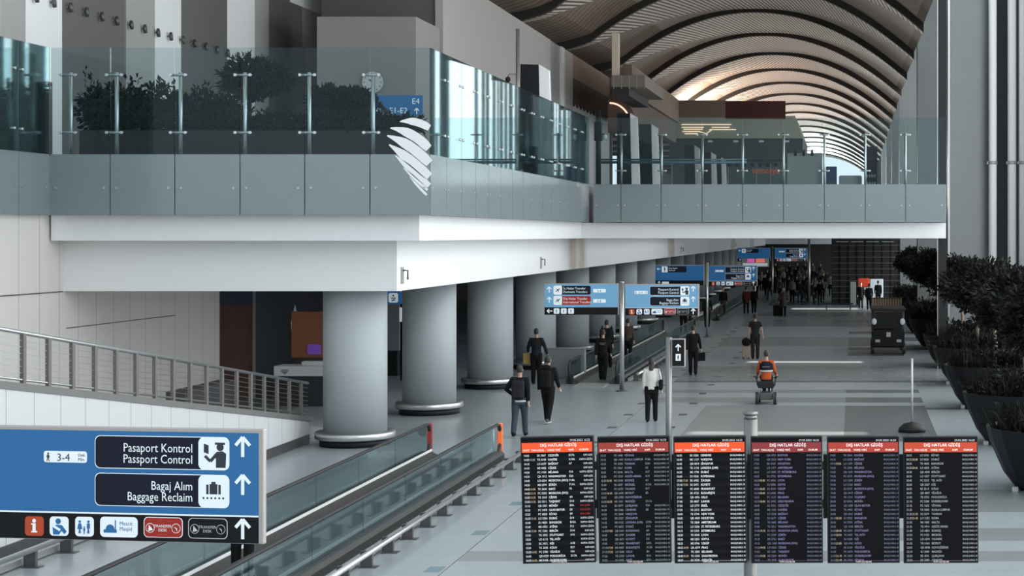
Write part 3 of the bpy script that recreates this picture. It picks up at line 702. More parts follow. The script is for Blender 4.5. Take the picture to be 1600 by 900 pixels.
# ------------------------------------------------------------------ moving walkways
TREAD = stripes('pallet_grooves', (.17, .18, .182), (.10, .105, .107), .12, .6, (0, 1, 0), .4)
def walkway(label, y0, y1, ends):
    xl, xr = -9.65, -8.05
    t = thing('moving_walkway', label, 'moving walkway', (0, y0, 0)); L = y1 - y0
    MB().box(xl + .28, xr - .28, 0, L, .0, .035).build('pallet_belt', TREAD, t)
    MB().box(xl + .28, xr - .28, -1.3 if 'near' in ends else L - .01, .0 if 'near' in ends else L + 1.3, .0, .03).build('comb_plate', GREYM, t)
    for s, x in ((1, xl), (-1, xr)):
        MB().prism([(x - .16 * s, 0), (x + .28 * s, 0), (x + .28 * s, .1), (x + .1 * s, .2), (x - .1 * s, .2), (x - .16 * s, .14)], 'y', 0, L).build('skirt', mat('skirt_dark', (.075, .072, .07), .35, .5), t)
        MB().box(x + (.1 * s if s > 0 else .1 * s - .02), x + (.1 * s + .02 if s > 0 else .1 * s), 0, L, .2, .25).build('skirt_reflection_strip', mat('skirt_reflection', (.85, .85, .83), .4), t)  # strip widened and whitened to paint the reflection along the skirt
        n = max(1, int(L / 2.3)); 
        for k in range(n):
            MB().box(x - .008, x + .008, L * k / n + .01, L * (k + 1) / n - .01, .2, .76).build('glass_panel', GLASSW, t)
        pts = [(x, -.02, .80), (x, L + .02, .80)]
        if 'near' in ends: pts = [(x, .12, .16)] + [(x, -.30 * math.sin(R(a)), .48 - .32 * math.cos(R(a))) for a in range(30, 180, 20)] + [(x, 0, .80), (x, L, .80)]
        if 'far' in ends: pts = pts[:-1] + [(x, L, .80)] + [(x, L + .30 * math.sin(R(a)), .48 + .32 * math.cos(R(a))) for a in range(20, 180, 20)] + [(x, L - .1, .16)]
        b = MB(); b.tube(pts, [(.045, .03)] * len(pts), 8); b.build('handrail', RUBBER, t)
        if 'far' in ends and 'orange' in ends:
            b = MB(); b.box(x - .06, x + .06, L + .24, L + .30, .06, .80, bevel=.02); b.build('newel_cover', ORANGE if s < 0 else mat('newel_red', (.30, .035, .03), .4), t)
        if 'near' in ends:
            b = MB(); b.box(x - .09, x + .09, -.1, .3, .0, .3, bevel=.03); b.build('newel_base', BLACK, t)
    return t
walkway('moving walkway in the foreground ending at orange newel panels', 17, 37.6, ('far', 'orange'))
walkway('second moving walkway starting beside the first pair of signs', 56.7, 84, ('near', 'far'))
walkway('third moving walkway far down the hall', 98, 125, ('near', 'far'))
def barrier(label, x, y0, y1, z=.27):
    t = thing('bumper_rail', label, 'railing', (x, y0, 0)); L = y1 - y0
    MB().tube([(0, 0, z), (0, L, z)], .045, 10).build('pipe', STEEL, t)
    n = int(L / 1.17)
    for k in range(n + 1):
        b = MB(); y = k * 1.17 + .3
        if y > L: continue
        b.box(-.20, -.02, y - .04, y + .04, .01, z - .02); b.box(-.22, .06, y - .08, y + .08, 0, .012); b.tube([(-.12, y, z - .06), (0, y, z)], .03, 6); b.build('bracket', DSTEEL, t)
    MB().box(-.36, -.26, 0, L, .02, .12).build('cable_duct', GREYM, t)
    return t
barrier('steel bumper rail on dark brackets right of the near walkway', -7.35, 17, 38.2)
barrier('steel bumper rail along the foot of the ramp wall', -12.5, 17, 28.2, .3)
barrier('steel bumper rail beside the second walkway', -7.45, 57.5, 66)
t = thing('barrier_post', 'thin steel post standing at the bumper rail by the orange newel', 'post', (xat(771, 38.5), 38.5, 0)); MB().tube([(0, 0, 0), (0, 0, .62)], .02, 8).build('stem', STEEL, t); MB().ell((0, 0, .66), (.06, .06, .05)).build('cap', STEEL, t); MB().lathe([(.08, 0), (.08, .015)], (0, 0, 0), 12).build('base', DSTEEL, t)
for k in range(7):
    y = 21 + 2.4 * k
    # service labels on the pallet belt are part of its pattern
# pale handrail-side shelf where the second walkway begins
o = tag(MB().box(-.72, .72, -.15, .15, 0, 1.05, bevel=.02).build('low_partition', mat('partition_grey', (.20, .22, .22), .5)), 'low grey partition left of the second walkway entrance', 'partition'); o.location = (xat(883, 59), 59, 0)
MB().box(-.74, .74, -.17, .17, 1.05, 1.08).build('top_rail', STEEL, o)

# ------------------------------------------------------------------ wayfinding signs
def officer(b, u, v, s, ink):
    k = 'pictogram'
    b.disc(k, u + .20 * s, v + .22 * s, .12 * s, ink, 4); b.rect(k, u + .03 * s, v + .30 * s, u + .36 * s, v + .37 * s, ink, 5)
    b.poly(k, [(u + .06 * s, v - .42 * s), (u + .38 * s, v - .42 * s), (u + .40 * s, v + .02 * s), (u + .28 * s, v + .10 * s), (u + .08 * s, v + .08 * s), (u - .06 * s, v - .14 * s), (u + .06 * s, v - .12 * s)], ink, 4)
    b.bar(k, (u + .08 * s, v - .0 * s), (u - .12 * s, v - .22 * s), .10 * s, ink, 5); b.bar(k, (u - .12 * s, v - .22 * s), (u - .30 * s, v - .05 * s), .09 * s, ink, 6)
    b.poly(k, [(u - .34 * s, v + .06 * s), (u - .18 * s, v + .0 * s), (u - .18 * s, v + .28 * s), (u - .34 * s, v + .33 * s)], ink, 4)
def bagicon(b, u, v, s, ink, dots=True):
    k = 'pictogram'
    b.rect(k, u - .13 * s, v - .15 * s, u + .13 * s, v + .17 * s, ink, 4); b.rect(k, u - .24 * s, v - .15 * s, u - .16 * s, v + .15 * s, ink, 4); b.rect(k, u + .16 * s, v - .15 * s, u + .24 * s, v + .15 * s, ink, 4)
    b.rect(k, u - .07 * s, v + .17 * s, u + .07 * s, v + .24 * s, ink, 4)
    if dots:
        for q in range(6): b.disc(k, u - .33 * s + q * .13 * s, v - .27 * s, .035 * s, ink, 4, n=8)
def stick(b, u, v, s, ink, walk=False, skirt=False):
    k = 'pictogram'
    b.disc(k, u, v + .38 * s, .10 * s, ink, 4, n=10)
    if skirt: b.poly(k, [(u - .1 * s, v + .26 * s), (u + .1 * s, v + .26 * s), (u + .2 * s, v - .16 * s), (u - .2 * s, v - .16 * s)], ink, 4)
    else: b.rect(k, u - .12 * s, v - .12 * s, u + .12 * s, v + .26 * s, ink, 4)
    d = .16 * s if walk else .06 * s
    b.bar(k, (u, v - .08 * s), (u - d, v - .46 * s), .08 * s, ink, 5); b.bar(k, (u, v - .08 * s), (u + d, v - .46 * s), .08 * s, ink, 6)
    if walk: b.bar(k, (u, v + .2 * s), (u + .2 * s, v + .0 * s), .06 * s, ink, 5); b.bar(k, (u, v + .2 * s), (u - .2 * s, v + .0 * s), .06 * s, ink, 5)
def planeicon(b, u, v, s, ink):
    k = 'pictogram'
    b.bar(k, (u - .25 * s, v - .15 * s), (u + .28 * s, v + .22 * s), .10 * s, ink, 4); b.poly(k, [(u - .02 * s, v + .05 * s), (u + .12 * s, v + .1 * s), (u + .15 * s, v - .3 * s)], ink, 5); b.poly(k, [(u - .02 * s, v + .02 * s), (u + .08 * s, v + .1 * s), (u - .25 * s, v + .25 * s)], ink, 5)
PX = 2.4 / 419
def content_main(b, blue_key='face_panel'):
    """u,v straight from the large sign: 419 x 178 units, scaled to 2.4 m"""
    def U(px): return (px + 6) * PX
    def V(py): return (849 - py) * PX
    b.rect('face_panel', U(-5) - b.ext, V(806), U(406), V(676), b.blue, 1)
    b.rect('face_panel', U(-5) - b.ext, V(807), U(406), V(804.5), S_WHITE, 2)
    b.rect('footer_panel', U(-5) - b.ext, V(848), U(406), V(806), S_BLACK, 1)
    for y0, y1, t1, t2 in ((683, 735, 'Pasaport Kontrol', 'Passport Control'), (742, 794, 'Bagaj Alım', 'Baggage Reclaim')):
        b.rrect('plate', U(134), V(y1), U(358), V(y0), 9 * PX, S_WHITE, 2); b.rrect('plate', U(135.2), V(y1 - 1.2), U(325), V(y0 + 1.2), 8.4 * PX, S_NAVY, 3)
        b.rrect('pictogram', U(307), V(y1 - .5), U(357.5), V(y0 + .5), 9 * PX, S_WHITE, 3.5)
        b.text('lettering', t1, U(298), V(y0 + 25), 19.5 * PX, S_WHITE, 5, 'RIGHT', sx=.85); b.text('lettering', t2, U(298), V(y0 + 42.5), 19.5 * PX, S_WHITE, 5, 'RIGHT', sx=.85)
    officer(b, U(333), V(710), 50 * PX, S_INK); bagicon(b, U(332), V(765), 50 * PX, S_INK)
    for v in (698, 757): b.arrow('arrow', U(380), V(v), 31 * PX, S_WHITE, 90, 3)
    b.arrow('arrow', U(380), V(826), 31 * PX, S_WHITE, 90, 3)
    b.rrect('plate', U(48), V(727), U(121), V(709), 4 * PX, S_WHITE, 2); stick(b, U(55.5), V(718.5), 15 * PX, S_INK, True)
    b.text('lettering', '3-4', U(70), V(724.5), 17 * PX, S_INK, 4); b.text('lettering', 'Dak.\nMin.', U(106), V(717), 7 * PX, S_INK, 4)
    b.rrect('plate', U(16), V(844), U(48), V(813), 6 * PX, S_ORNG, 2)
    b.rect('pictogram', U(29), V(838), U(34.5), V(824), S_WHITE, 4); b.disc('pictogram', U(31.8), V(820), 3.2 * PX, S_WHITE, 4); b.rect('pictogram', U(27), V(838.5), U(37), V(836), S_WHITE, 4.5); b.rect('pictogram', U(27), V(826.3), U(31), V(824), S_WHITE, 4.5)
    b.rrect('plate', U(58), V(843), U(90), V(812.5), 6 * PX, S_WHITE, 2)
    b.disc('pictogram', U(72.5), V(820), 4.6 * PX, S_BLUE, 4); b.poly('pictogram', [(U(64), V(841)), (U(63), V(828)), (U(70), V(825.5)), (U(79), V(826)), (U(87), V(836)), (U(83), V(840)), (U(78), V(835)), (U(74), V(841))], S_BLUE, 4)
    b.bar('pictogram', (U(64), V(827)), (U(76), V(834)), 4 * PX, S_WHITE, 5); b.disc('pictogram', U(67), V(823.5), 2.2 * PX, S_WHITE, 5)
    b.rrect('plate', U(101), V(843), U(132.5), V(812), 6 * PX, S_WHITE, 2)
    stick(b, U(109), V(828), 22 * PX, S_BLUE, skirt=True); stick(b, U(123.5), V(828), 22 * PX, S_BLUE); stick(b, U(116.5), V(833), 13 * PX, S_BLUE)
    b.rrect('plate', U(143), V(843), U(206), V(811), 7 * PX, S_WHITE, 2)
    b.rect('pictogram', U(149), V(836), U(171), V(831), S_BLUE, 4); b.poly('pictogram', [(U(160 + 7.5 * math.cos(R(a))), V(831 - 8 * math.sin(R(a)))) for a in range(0, 181, 20)], S_BLUE, 4); b.bar('pictogram', (U(169), V(836)), (U(169), V(816)), 1.8 * PX, S_BLUE, 5)
    b.text('lettering', 'Mescit\nMasjid', U(175.5), V(824), 8.4 * PX, S_BLUE, 4)
    for x0, red in ((216, True), (290, False)):
        b.rrect('plate', U(x0), V(842), U(x0 + 65), V(810), 7 * PX, S_WHITE if red else mat('sign_grey_line', (.45, .45, .45), .5, emit=.3), 2); b.rrect('plate', U(x0 + 1.2), V(841), U(x0 + 63.8), V(811), 6.4 * PX, S_RED if red else S_BLACK, 3)
        ink = S_WHITE if red else mat('sign_grey_ink', (.42, .44, .44), .5, emit=.25)
        b.disc('pictogram', U(x0 + 11), V(827), 7.5 * PX, ink, 4); b.disc('pictogram', U(x0 + 11), V(827), 6.7 * PX, S_RED if red else S_BLACK, 4.5); b.poly('pictogram', [(U(x0 + 8), V(832)), (U(x0 + 16), V(830)), (U(x0 + 9), V(822))], ink, 5)
        b.disc('pictogram', U(x0 + 54), V(827), 7.5 * PX, ink, 4); b.disc('pictogram', U(x0 + 54), V(827), 6.7 * PX, S_RED if red else S_BLACK, 4.5); planeicon(b, U(x0 + 54), V(828), 14 * PX, ink)
        b.text('lettering', 'TRANSFER\nDESK', U(x0 + 32), V(826), 6.2 * PX, ink, 5, 'CENTER')
def content_transfer(b):
    def U(px): return (px + 6) * PX
    def V(py): return (849 - py) * PX
    b.rect('face_panel', U(-5), V(806), U(410), V(676), b.blue, 1); b.rect('footer_panel', U(-5), V(848), U(410), V(806), S_BLACK, 1)
    for y0, c, t1, t2 in ((684, S_NAVY, 'İç Hatlar Transfer', 'Domestic Transfers'), (742, S_RED, 'Dış Hatlar Transfer', 'International Transfers')):
        b.rrect('plate', U(46), V(y0 + 50), U(256), V(y0), 9 * PX, c, 2); b.rrect('pictogram', U(45), V(y0 + 51), U(94), V(y0 - 1), 9 * PX, S_WHITE, 3); planeicon(b, U(69), V(y0 + 26), 44 * PX, S_INK)
        b.text('lettering', t1, U(100), V(y0 + 21), 19 * PX, S_WHITE, 4, sx=.9); b.text('lettering', t2, U(100), V(y0 + 41), 19 * PX, S_WHITE, 4, sx=.9)
        b.arrow('arrow', U(21), V(y0 + 22), 32 * PX, S_WHITE, 90, 3)
        b.rrect('plate', U(270), V(y0 + 38), U(342), V(y0 + 18), 5 * PX, S_WHITE, 2); b.text('lettering', '3-4', U(292), V(y0 + 35), 17 * PX, S_INK, 4)
    b.arrow('arrow', U(24), V(827), 30 * PX, S_WHITE, 180, 3)
    for k in range(3):
        b.rrect('plate', U(46 + 41 * k), V(843), U(79 + 41 * k), V(812), 6 * PX, S_WHITE, 2); stick(b, U(62 + 41 * k), V(828), 20 * PX, S_INK)
def content_single(b):
    def U(px): return (px + 6) * PX
    def V(py): return (849 - py) * PX
    b.rect('face_panel', U(-5), V(806), U(410), V(676), b.blue, 1); b.rect('footer_panel', U(-5), V(848), U(410), V(806), S_BLACK, 1)
    b.arrow('arrow', U(22), V(706), 28 * PX, S_WHITE, 180, 3); b.rrect('plate', U(60), V(735), U(262), V(684), 9 * PX, S_NAVY, 2); b.rrect('pictogram', U(48), V(736), U(100), V(684), 9 * PX, S_WHITE, 3); stick(b, U(74), V(710), 40 * PX, S_INK)
    b.text('lettering', 'Dış Hatlar\nArrivals', U(108), V(706), 18 * PX, S_WHITE, 4); b.arrow('arrow', U(26), V(827), 28 * PX, S_WHITE, 90, 3); b.rrect('plate', U(50), V(840), U(110), V(816), 6 * PX, S_WHITE, 2)
def sign(label, x, Y, z, yaw, content, blue, sc=1.0, group=None, ext=0):
    """x is the centre of the panel, z its lower edge"""
    t = thing('direction_sign', label, 'sign', (x, Y, z), yaw, group)
    mb = MB(); mb.box(-1.205 - ext, 1.205, 0, .06, 0, 1.025, bevel=.01); mb.build('cabinet', mat('sign_frame', (.42, .38, .36), .4, .4), t)
    b = Board(2.4, 1.02, 0); b.blue = blue; b.ext = ext; content(b); b.done(t); t.scale = (sc, sc, sc)
    return t
def pole(label, x, Y, z1, r=.05, base=True):
    t = thing('sign_pole', label, 'pole', (x, Y, 0)); MB().tube([(0, 0, 0), (0, 0, z1)], r, 12).build('pole', STEEL, t)
    if base: MB().lathe([(.2, 0), (.2, .02), (r + .02, .04)], (0, 0, 0), 16).build('base_plate', DSTEEL, t)
    MB().lathe([(r + .005, 0), (r + .005, .03), (r * .5, .05)], (0, 0, z1), 12).build('cap', STEEL, t)
    return t
# the large near sign at the lower left
pR = at(414, 849, 14.6); yaw = R(-7)
cx = Vector((-1.2 * math.cos(yaw), -1.2 * math.sin(yaw)))
sign('large blue sign for passport control and baggage reclaim, lower left corner', pR.x + cx.x, pR.y + cx.y, pR.z - .01, yaw, content_main, S_BLUE, .985, None, .22)
pole('steel pole at the hidden left end of the large near sign', pR.x + 2 * cx.x - .75, pR.y + 2 * cx.y + .1, 3.5)
Y = 54
sign('light blue transfer sign left of the first sign pole', xat(908.5, Y), Y, zat(492, Y), 0, content_transfer, S_LBLUE)
sign('light blue passport control sign right of the first sign pole', xat(1034.5, Y), Y, zat(493, Y), 0, content_main, S_LBLUE)
pole('steel pole between the two light blue signs', xat(971, Y), Y + .1, zat(442, Y), .075)
b = MB(); 
for z in (zat(455, Y), zat(485, Y)): b.box(xat(966, Y), xat(977, Y), Y + .05, Y + .13, z - .03, z + .03)
Y = 82.5
sign('blue arrivals sign left of the second sign pole', xat(1062, Y), Y, zat(446, Y), 0, content_single, S_BLUE)
sign('blue sign with red plate right of the second sign pole', xat(1145.5, Y), Y, zat(447, Y), 0, content_main, S_BLUE)
pole('thin steel pole between the second pair of blue signs', xat(1104.5, Y), Y + .1, zat(412, Y), .06)
Y = 122
for px, l, c in ((1178, 'distant blue sign with purple plate, left of the third pole', content_transfer), (1236, 'distant blue sign right of the third pole', content_main)):
    sign(l, xat(px, Y), Y, zat(409, Y), 0, content_single if px < 1200 else content_main, S_BLUE)
pole('thin pole between the distant blue signs', xat(1207, Y), Y + .1, zat(387, Y), .06); pole('thin pole right of the distant blue signs', xat(1264, Y), Y + .3, zat(374, Y), .09)
t = thing('advert_screen', 'distant white and pink advert screen under the far signs', 'screen', (xat(1180, 115), 115, zat(417, 115)))
MB().box(-.95, .95, 0, .1, 0, .6, bevel=.01).build('cabinet', WHITE, t); b = Board(1.9, .6, 0); b.rect('picture', .4, .3, .9, .56, mat('advert_pink', (.7, .12, .45), .5, emit=.6), 1); b.rect('picture', 1.0, .3, 1.6, .56, mat('advert_coral', (.8, .2, .15), .5, emit=.6), 1); b.rect('picture', .1, .06, 1.8, .26, S_WHITE, 1); b.done(t)
MB().tube([(0, .05, 0), (0, .05, -zat(417, 115))], .05).build('pole', STEEL, t)
# emergency exit sign on a post
Y = 30; t = thing('exit_sign_post', 'steel post carrying a small black emergency exit sign with running figure', 'sign', (xat(1045, Y), Y, 0))
MB().tube([(0, 0, 0), (0, 0, zat(527, Y))], .055, 14).build('post', PSTEEL, t); MB().lathe([(.15, 0), (.15, .02)], (0, 0, 0), 16).build('base_plate', DSTEEL, t)
ps = MB().box(.05, .30, -.05, .03, zat(573, Y), zat(529, Y), bevel=.008).build('sign_box', mat('sign_frame', (0, 0, 0)), t)
b = Board(.25, zat(529, Y) - zat(573, Y), -.051); H = b.h; b.rect('face_panel', .015, .015, .235, H - .015, S_BLACK, 1); b.arrow('arrow', .125, H * .68, .12, S_WHITE); b.rect('plate', .08, H * .22, .17, H * .46, S_WHITE, 2); stick(b, .125, H * .34, .10, S_INK, True)
e = bpy.data.objects.new('sign_face', None); COL.objects.link(e); e.parent = t; e.location = (.175, 0, zat(573, Y))
for k, q in b.parts.items(): q.build(k, None, e, recalc=False)

# ------------------------------------------------------------------ flight information displays
CIT = ['CEZAYİR', 'KAHİRE', 'BAĞDAT', 'CİDDE', 'MİLANO', 'WASHINGTON', 'MOSKOVA (VKO)', 'ZÜRİH', 'BAKÜ', 'MOSKOVA (SVO)', 'CİDDE', 'TAŞKENT', 'MÜNİH', 'ULAN BATOR', 'RİYAD', 'DUBAİ', 'BANGKOK', 'ATİNA', 'BERLİN', 'STUTTGART', 'TEL AVİV', 'NİS', 'KÖLN', 'VİLNİUS', 'PODGORİCA', 'DUESSELDORF',
       'VİYANA', 'KUALA LUMPUR', 'TAHRAN', 'ROMA', 'MALTA', 'ADDİS ABABA', 'BÜKREŞ', 'BRÜKSEL', 'YAUNDE', 'BEYRUT', 'NOVOSİBİRSK', 'MADRİD', 'LJUBLJANA', 'CENEVRE', 'VARŞOVA', 'SİNGAPUR', 'LONDRA (LHR)', 'DUBAİ', 'KOPENHAG', 'ZAGREB', 'KUVEYT', 'FRANKFURT', 'BUDAPEŞTE', 'OSLO', 'LAHOR', 'ERBİL', 'BOSTON', 'NEW YORK', 'HOUSTON', 'AMSTERDAM', 'ST. PETERSBURG', 'ESTEMBURG', 'LYON', 'SOFYA', 'ÜSKÜP', 'PRAG', 'BELGRAD', 'SARAYBOSNA']
def fids(i, px0, px1, head, ink, dim, label, seed):
    Y = 16.0; s = Y / F; w = (px1 - px0) * s; h = (880 - 682) * s
    rnd = random.Random(seed)
    t = thing('flight_board', label, 'screen', (xat((px0 + px1) / 2, Y), Y, zat(880, Y)), 0, 'flight information screens')
    MB().box(-w / 2, w / 2, 0, .07, 0, h, bevel=.006).build('housing', BLACK, t)
    b = Board(w, h, 0); b.rect('display', .012, .014, w - .012, h - .012, mat('fids_black', (.008, .008, .009), .6, spec=.05), 1)
    top = h - 9 * s; hb = top - 15.5 * s
    b.rect('header_bar', .012, hb, w - .012, top, head, 2)
    b.text('lettering', 'DIŞ HATLAR GİDİŞ', w * .52, top - 6.4 * s, 6.4 * s, mat('fids_title', (.9, .8, .76), .5, emit=.7), 3, 'CENTER')
    hw = mat('fids_small', (.8, .62, .56), .5, emit=.5)
    for u, q in ((.02, 'SAAT'), (.13, 'TAH.'), (.21, 'UÇUŞ'), (.35, 'VARIŞ YERİ'), (.64, 'KAPI'), (.79, 'DURUM')): b.text('lettering', q, w * u + .012, top - 13.2 * s, 4.0 * s, hw, 3, bold=.0006)
    b.text('lettering', '29.05.2023 16:23', w - .03, h - 7.4 * s, 4.6 * s, mat('fids_date', (.6, .6, .6), .5, emit=.4), 3, 'RIGHT')
    n = 26; y0 = hb - 6.2 * s; dy = 6.55 * s
    cities = [CIT[(seed * 13 + k) % len(CIT)] for k in range(n)] if i else CIT[:n]
    times = []; T = 14 * 60 + i * 75
    for k in range(n): T += rnd.choice((0, 5, 5, 10)); times.append('%02d:%02d' % (T // 60 % 24, T % 60))
    fl = [rnd.choice(('TK', 'TK', 'TK', 'LO', 'SU', 'QR', 'EK', 'MS', 'PC')) + ' %04d' % rnd.randint(21, 6999) for _ in range(n)]
    for k in range(n):
        y = y0 - dy * k
        if k % 2 and i in (2, 0): b.rect('row_stripe', .012, y - .009, w - .012, y + .029, mat('fids_row', (.012, .012, .014), .6, spec=.05), 1.5)
    rows = [('time', .03, times, ink), ('flight', .215, fl, ink), ('city', .365, cities, dim)]
    for nm_, u, L, m in rows: b.text('lettering', '\n'.join(L), w * u + .008, y0, 4.6 * s, m, 3, space=dy / (4.6 * s), bold=.0004, sx=.86)
    for k in range(n):
        y = y0 - dy * k; red = (i == 0 and k in (12, 13, 14))
        if i < 2 and rnd.random() < .8: b.text('lettering', rnd.choice('ABDEF') + '%d' % rnd.randint(1, 18) + rnd.choice(('', 'A')), w * .66, y, 4.6 * s, ink, 3, bold=.0004, sx=.86)
        if not (i == 1 and 8 <= k <= 11):
            if red: b.text('lettering', 'SON ÇAĞRI', w * .80, y, 3.8 * s, mat('fids_red', (.4, .03, .02), .5, emit=.4), 3, sx=.8)
            else: b.text('lettering', 'BAGAJ KABUL %d' % rnd.randint(10, 99) if i else rnd.choice(('KAPIYA GİDİN', 'KAPI AÇIK')), w * .985, y, 4.0 * s, ink, 3, 'RIGHT', sx=.76, bold=.0003)
        if rnd.random() < .2: b.text('lettering', times[min(k + 3, n - 1)], w * .12, y, 4.6 * s, mat('fids_delay', (.5, .38, .25), .5, emit=.4), 3, sx=.86)
    b.rect('footer_line', .03, .024, w - .03, .026, ink, 3); b.text('lettering', 'TÜM UÇUŞLAR', w * .5, .008, 3.6 * s, hw, 3, 'CENTER')
    b.done(t); t.rotation_euler[1] = R((-1.2, -.9, -.6, -.4, -.3, -.3)[i])
    return t
I1 = mat('fids_ink_white', (.50, .52, .54), .5, emit=.5); I1b = mat('fids_ink_bright', (.62, .64, .66), .5, emit=.55)
I2 = mat('fids_ink_dim', (.17, .20, .215), .5, emit=.3); I2b = mat('fids_ink_dim_blue', (.18, .19, .29), .5, emit=.3)
I4 = mat('fids_ink_violet', (.13, .125, .19), .5, emit=.3); I4b = mat('fids_ink_violet_bright', (.19, .16, .30), .5, emit=.3)
I6 = mat('fids_ink_grey', (.27, .27, .30), .5, emit=.35)
def hd(n, c, e=.8): return mat(n, c, .5, emit=e)
fids(0, 817, 931, hd('head_orange', (.62, .055, .008), .7), I1, I1b, 'flight board with bright orange header, leftmost of six', 1)
fids(1, 936, 1049, hd('head_red', (.20, .020, .014)), I2, I2b, 'dim flight board with dark red header, second from left', 2)
fids(2, 1054, 1167, hd('head_orange', (0, 0, 0)), I1, I1b, 'flight board with bright orange header left of the thick pole', 3)
fids(3, 1174, 1286, hd('head_crimson', (.15, .014, .018)), I4, I4b, 'violet dim flight board right of the thick pole', 4)
fids(4, 1293, 1406, hd('head_rust', (.26, .022, .012)), I4, I4b, 'violet dim flight board, second from right', 5)
fids(5, 1412, 1529, hd('head_rust2', (.34, .034, .010)), I6, I6, 'grey lettered flight board with rust orange header, rightmost of six', 6)
t = thing('display_pole', 'thick steel pole and dark rail carrying the six flight boards', 'pole', (xat(1171, 16), 16.18, 0))
MB().tube([(0, 0, 0), (0, 0, zat(657, 16))], .066, 20).build('pole', PSTEEL, t); MB().lathe([(.068, 0), (.06, .02), (.06, .035), (.07, .04), (.07, .06), (.03, .07)], (0, 0, zat(657, 16)), 20).build('cap', PSTEEL, t)
MB().lathe([(.3, 0), (.3, .03), (.08, .05)], (0, 0, 0), 24).build('base_plate', DSTEEL, t)
xx = xat(1171, 16)
for py in (730, 790): MB().box(xat(860, 16) - xx, xat(1490, 16) - xx, -.09, -.04, zat(py, 16) - .04, zat(py, 16) + .04).build('cross_rail', DSTEEL, t)
for px in (933.5, 1051.5, 1170, 1289.5, 1409):
    MB().box(xat(px - 3.5, 16) - xx, xat(px + 3.5, 16) - xx, -.10, -.05, zat(812, 16), zat(712, 16)).build('joint_plate', BLACK, t)

# slim light pole and dome on the right
t = thing('slim_pole', 'slim white pole with dark dome base right of the flight boards', 'pole', (xat(1425, 43), 43, 0))
MB().tube([(0, 0, 0), (0, 0, zat(560, 43))], .028, 10).build('stem', mat('pole_pale', (.40, .41, .41), .5), t); MB().lathe([(.36, 0), (.34, .1), (.22, .2), (.03, .25)], (0, 0, 0), 20).build('dome_base', BLACK, t)

# ------------------------------------------------------------------ plants
def leaves(b, n, c, r, size, seed, shell=.55, mats=(LEAF, LEAF2), lump=.25, up=.2):
    rnd = random.Random(seed); ph = [rnd.uniform(0, 6.28) for _ in range(6)]
    for _ in range(n):
        d = Vector((rnd.gauss(0, 1), rnd.gauss(0, 1), rnd.gauss(0, 1))).normalized()
        k = shell + (1 - shell) * rnd.random() ** .7
        k *= 1 + lump * (math.sin(d.x * 5 + ph[0]) * math.sin(d.z * 6 + ph[1]) + .5 * math.sin(d.y * 9 + ph[2] + d.x * 7))
        p = Vector((c[0] + d.x * r[0] * k, c[1] + d.y * r[1] * k, c[2] + d.z * r[2] * k))
        a = (d + Vector((rnd.gauss(0, .6), rnd.gauss(0, .6), rnd.gauss(up, .6)))).normalized()
        s = a.cross(Vector((rnd.gauss(0, 1), rnd.gauss(0, 1), rnd.gauss(0, 1)))).normalized()
        q = size * rnd.uniform(.6, 1.3); nn = a.cross(s) * q * .12
        vs = [b.b.verts.new(v) for v in (p, p + a * q * .5 + s * q * .2 + nn, p + a * q, p + a * q * .5 - s * q * .2 + nn)]
        f = b.b.faces.new(vs); f.material_index = b.mi(mats[0 if rnd.random() < .75 else 1])
    return b
def grass(b, n, c, r, h, seed):
    rnd = random.Random(seed)
    for _ in range(n):
        a = rnd.uniform(0, 6.28); k = math.sqrt(rnd.random()); p = Vector((c[0] + r[0] * k * math.cos(a), c[1] + r[1] * k * math.sin(a), c[2]))
        hh = h * rnd.uniform(.5, 1.2); t = Vector((rnd.gauss(0, .25), rnd.gauss(0, .25), 1)) * hh; s = Vector((math.cos(a), math.sin(a), 0)) * .022
        vs = [b.b.verts.new(v) for v in (p - s, p + s, p + t * .6 + s * .8, p + t, p + t * .6 - s * .8)]
        b.b.faces.new(vs).material_index = b.mi(LEAF2 if rnd.random() < .3 else LEAF)
    return b
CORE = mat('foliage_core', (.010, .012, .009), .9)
pots = [(33.4, 4.15, 1), (40.7, 4.15, 2), (49.2, 4.15, 3), (57.0, 4.2, 4), (64.2, 4.15, 5), (76, 4.0, 6), (86, 3.9, 7), (97, 3.9, 8), (109, 3.9, 9)]
plab = ['nearest, cut by the right edge', 'second from the right edge', 'third, in front of the pipes', 'fourth, in front of the broad column', 'fifth, beside the black post', 'sixth, beyond the footbridge', 'seventh, beyond the footbridge', 'eighth, far down the right side', 'ninth, farthest on the right side']
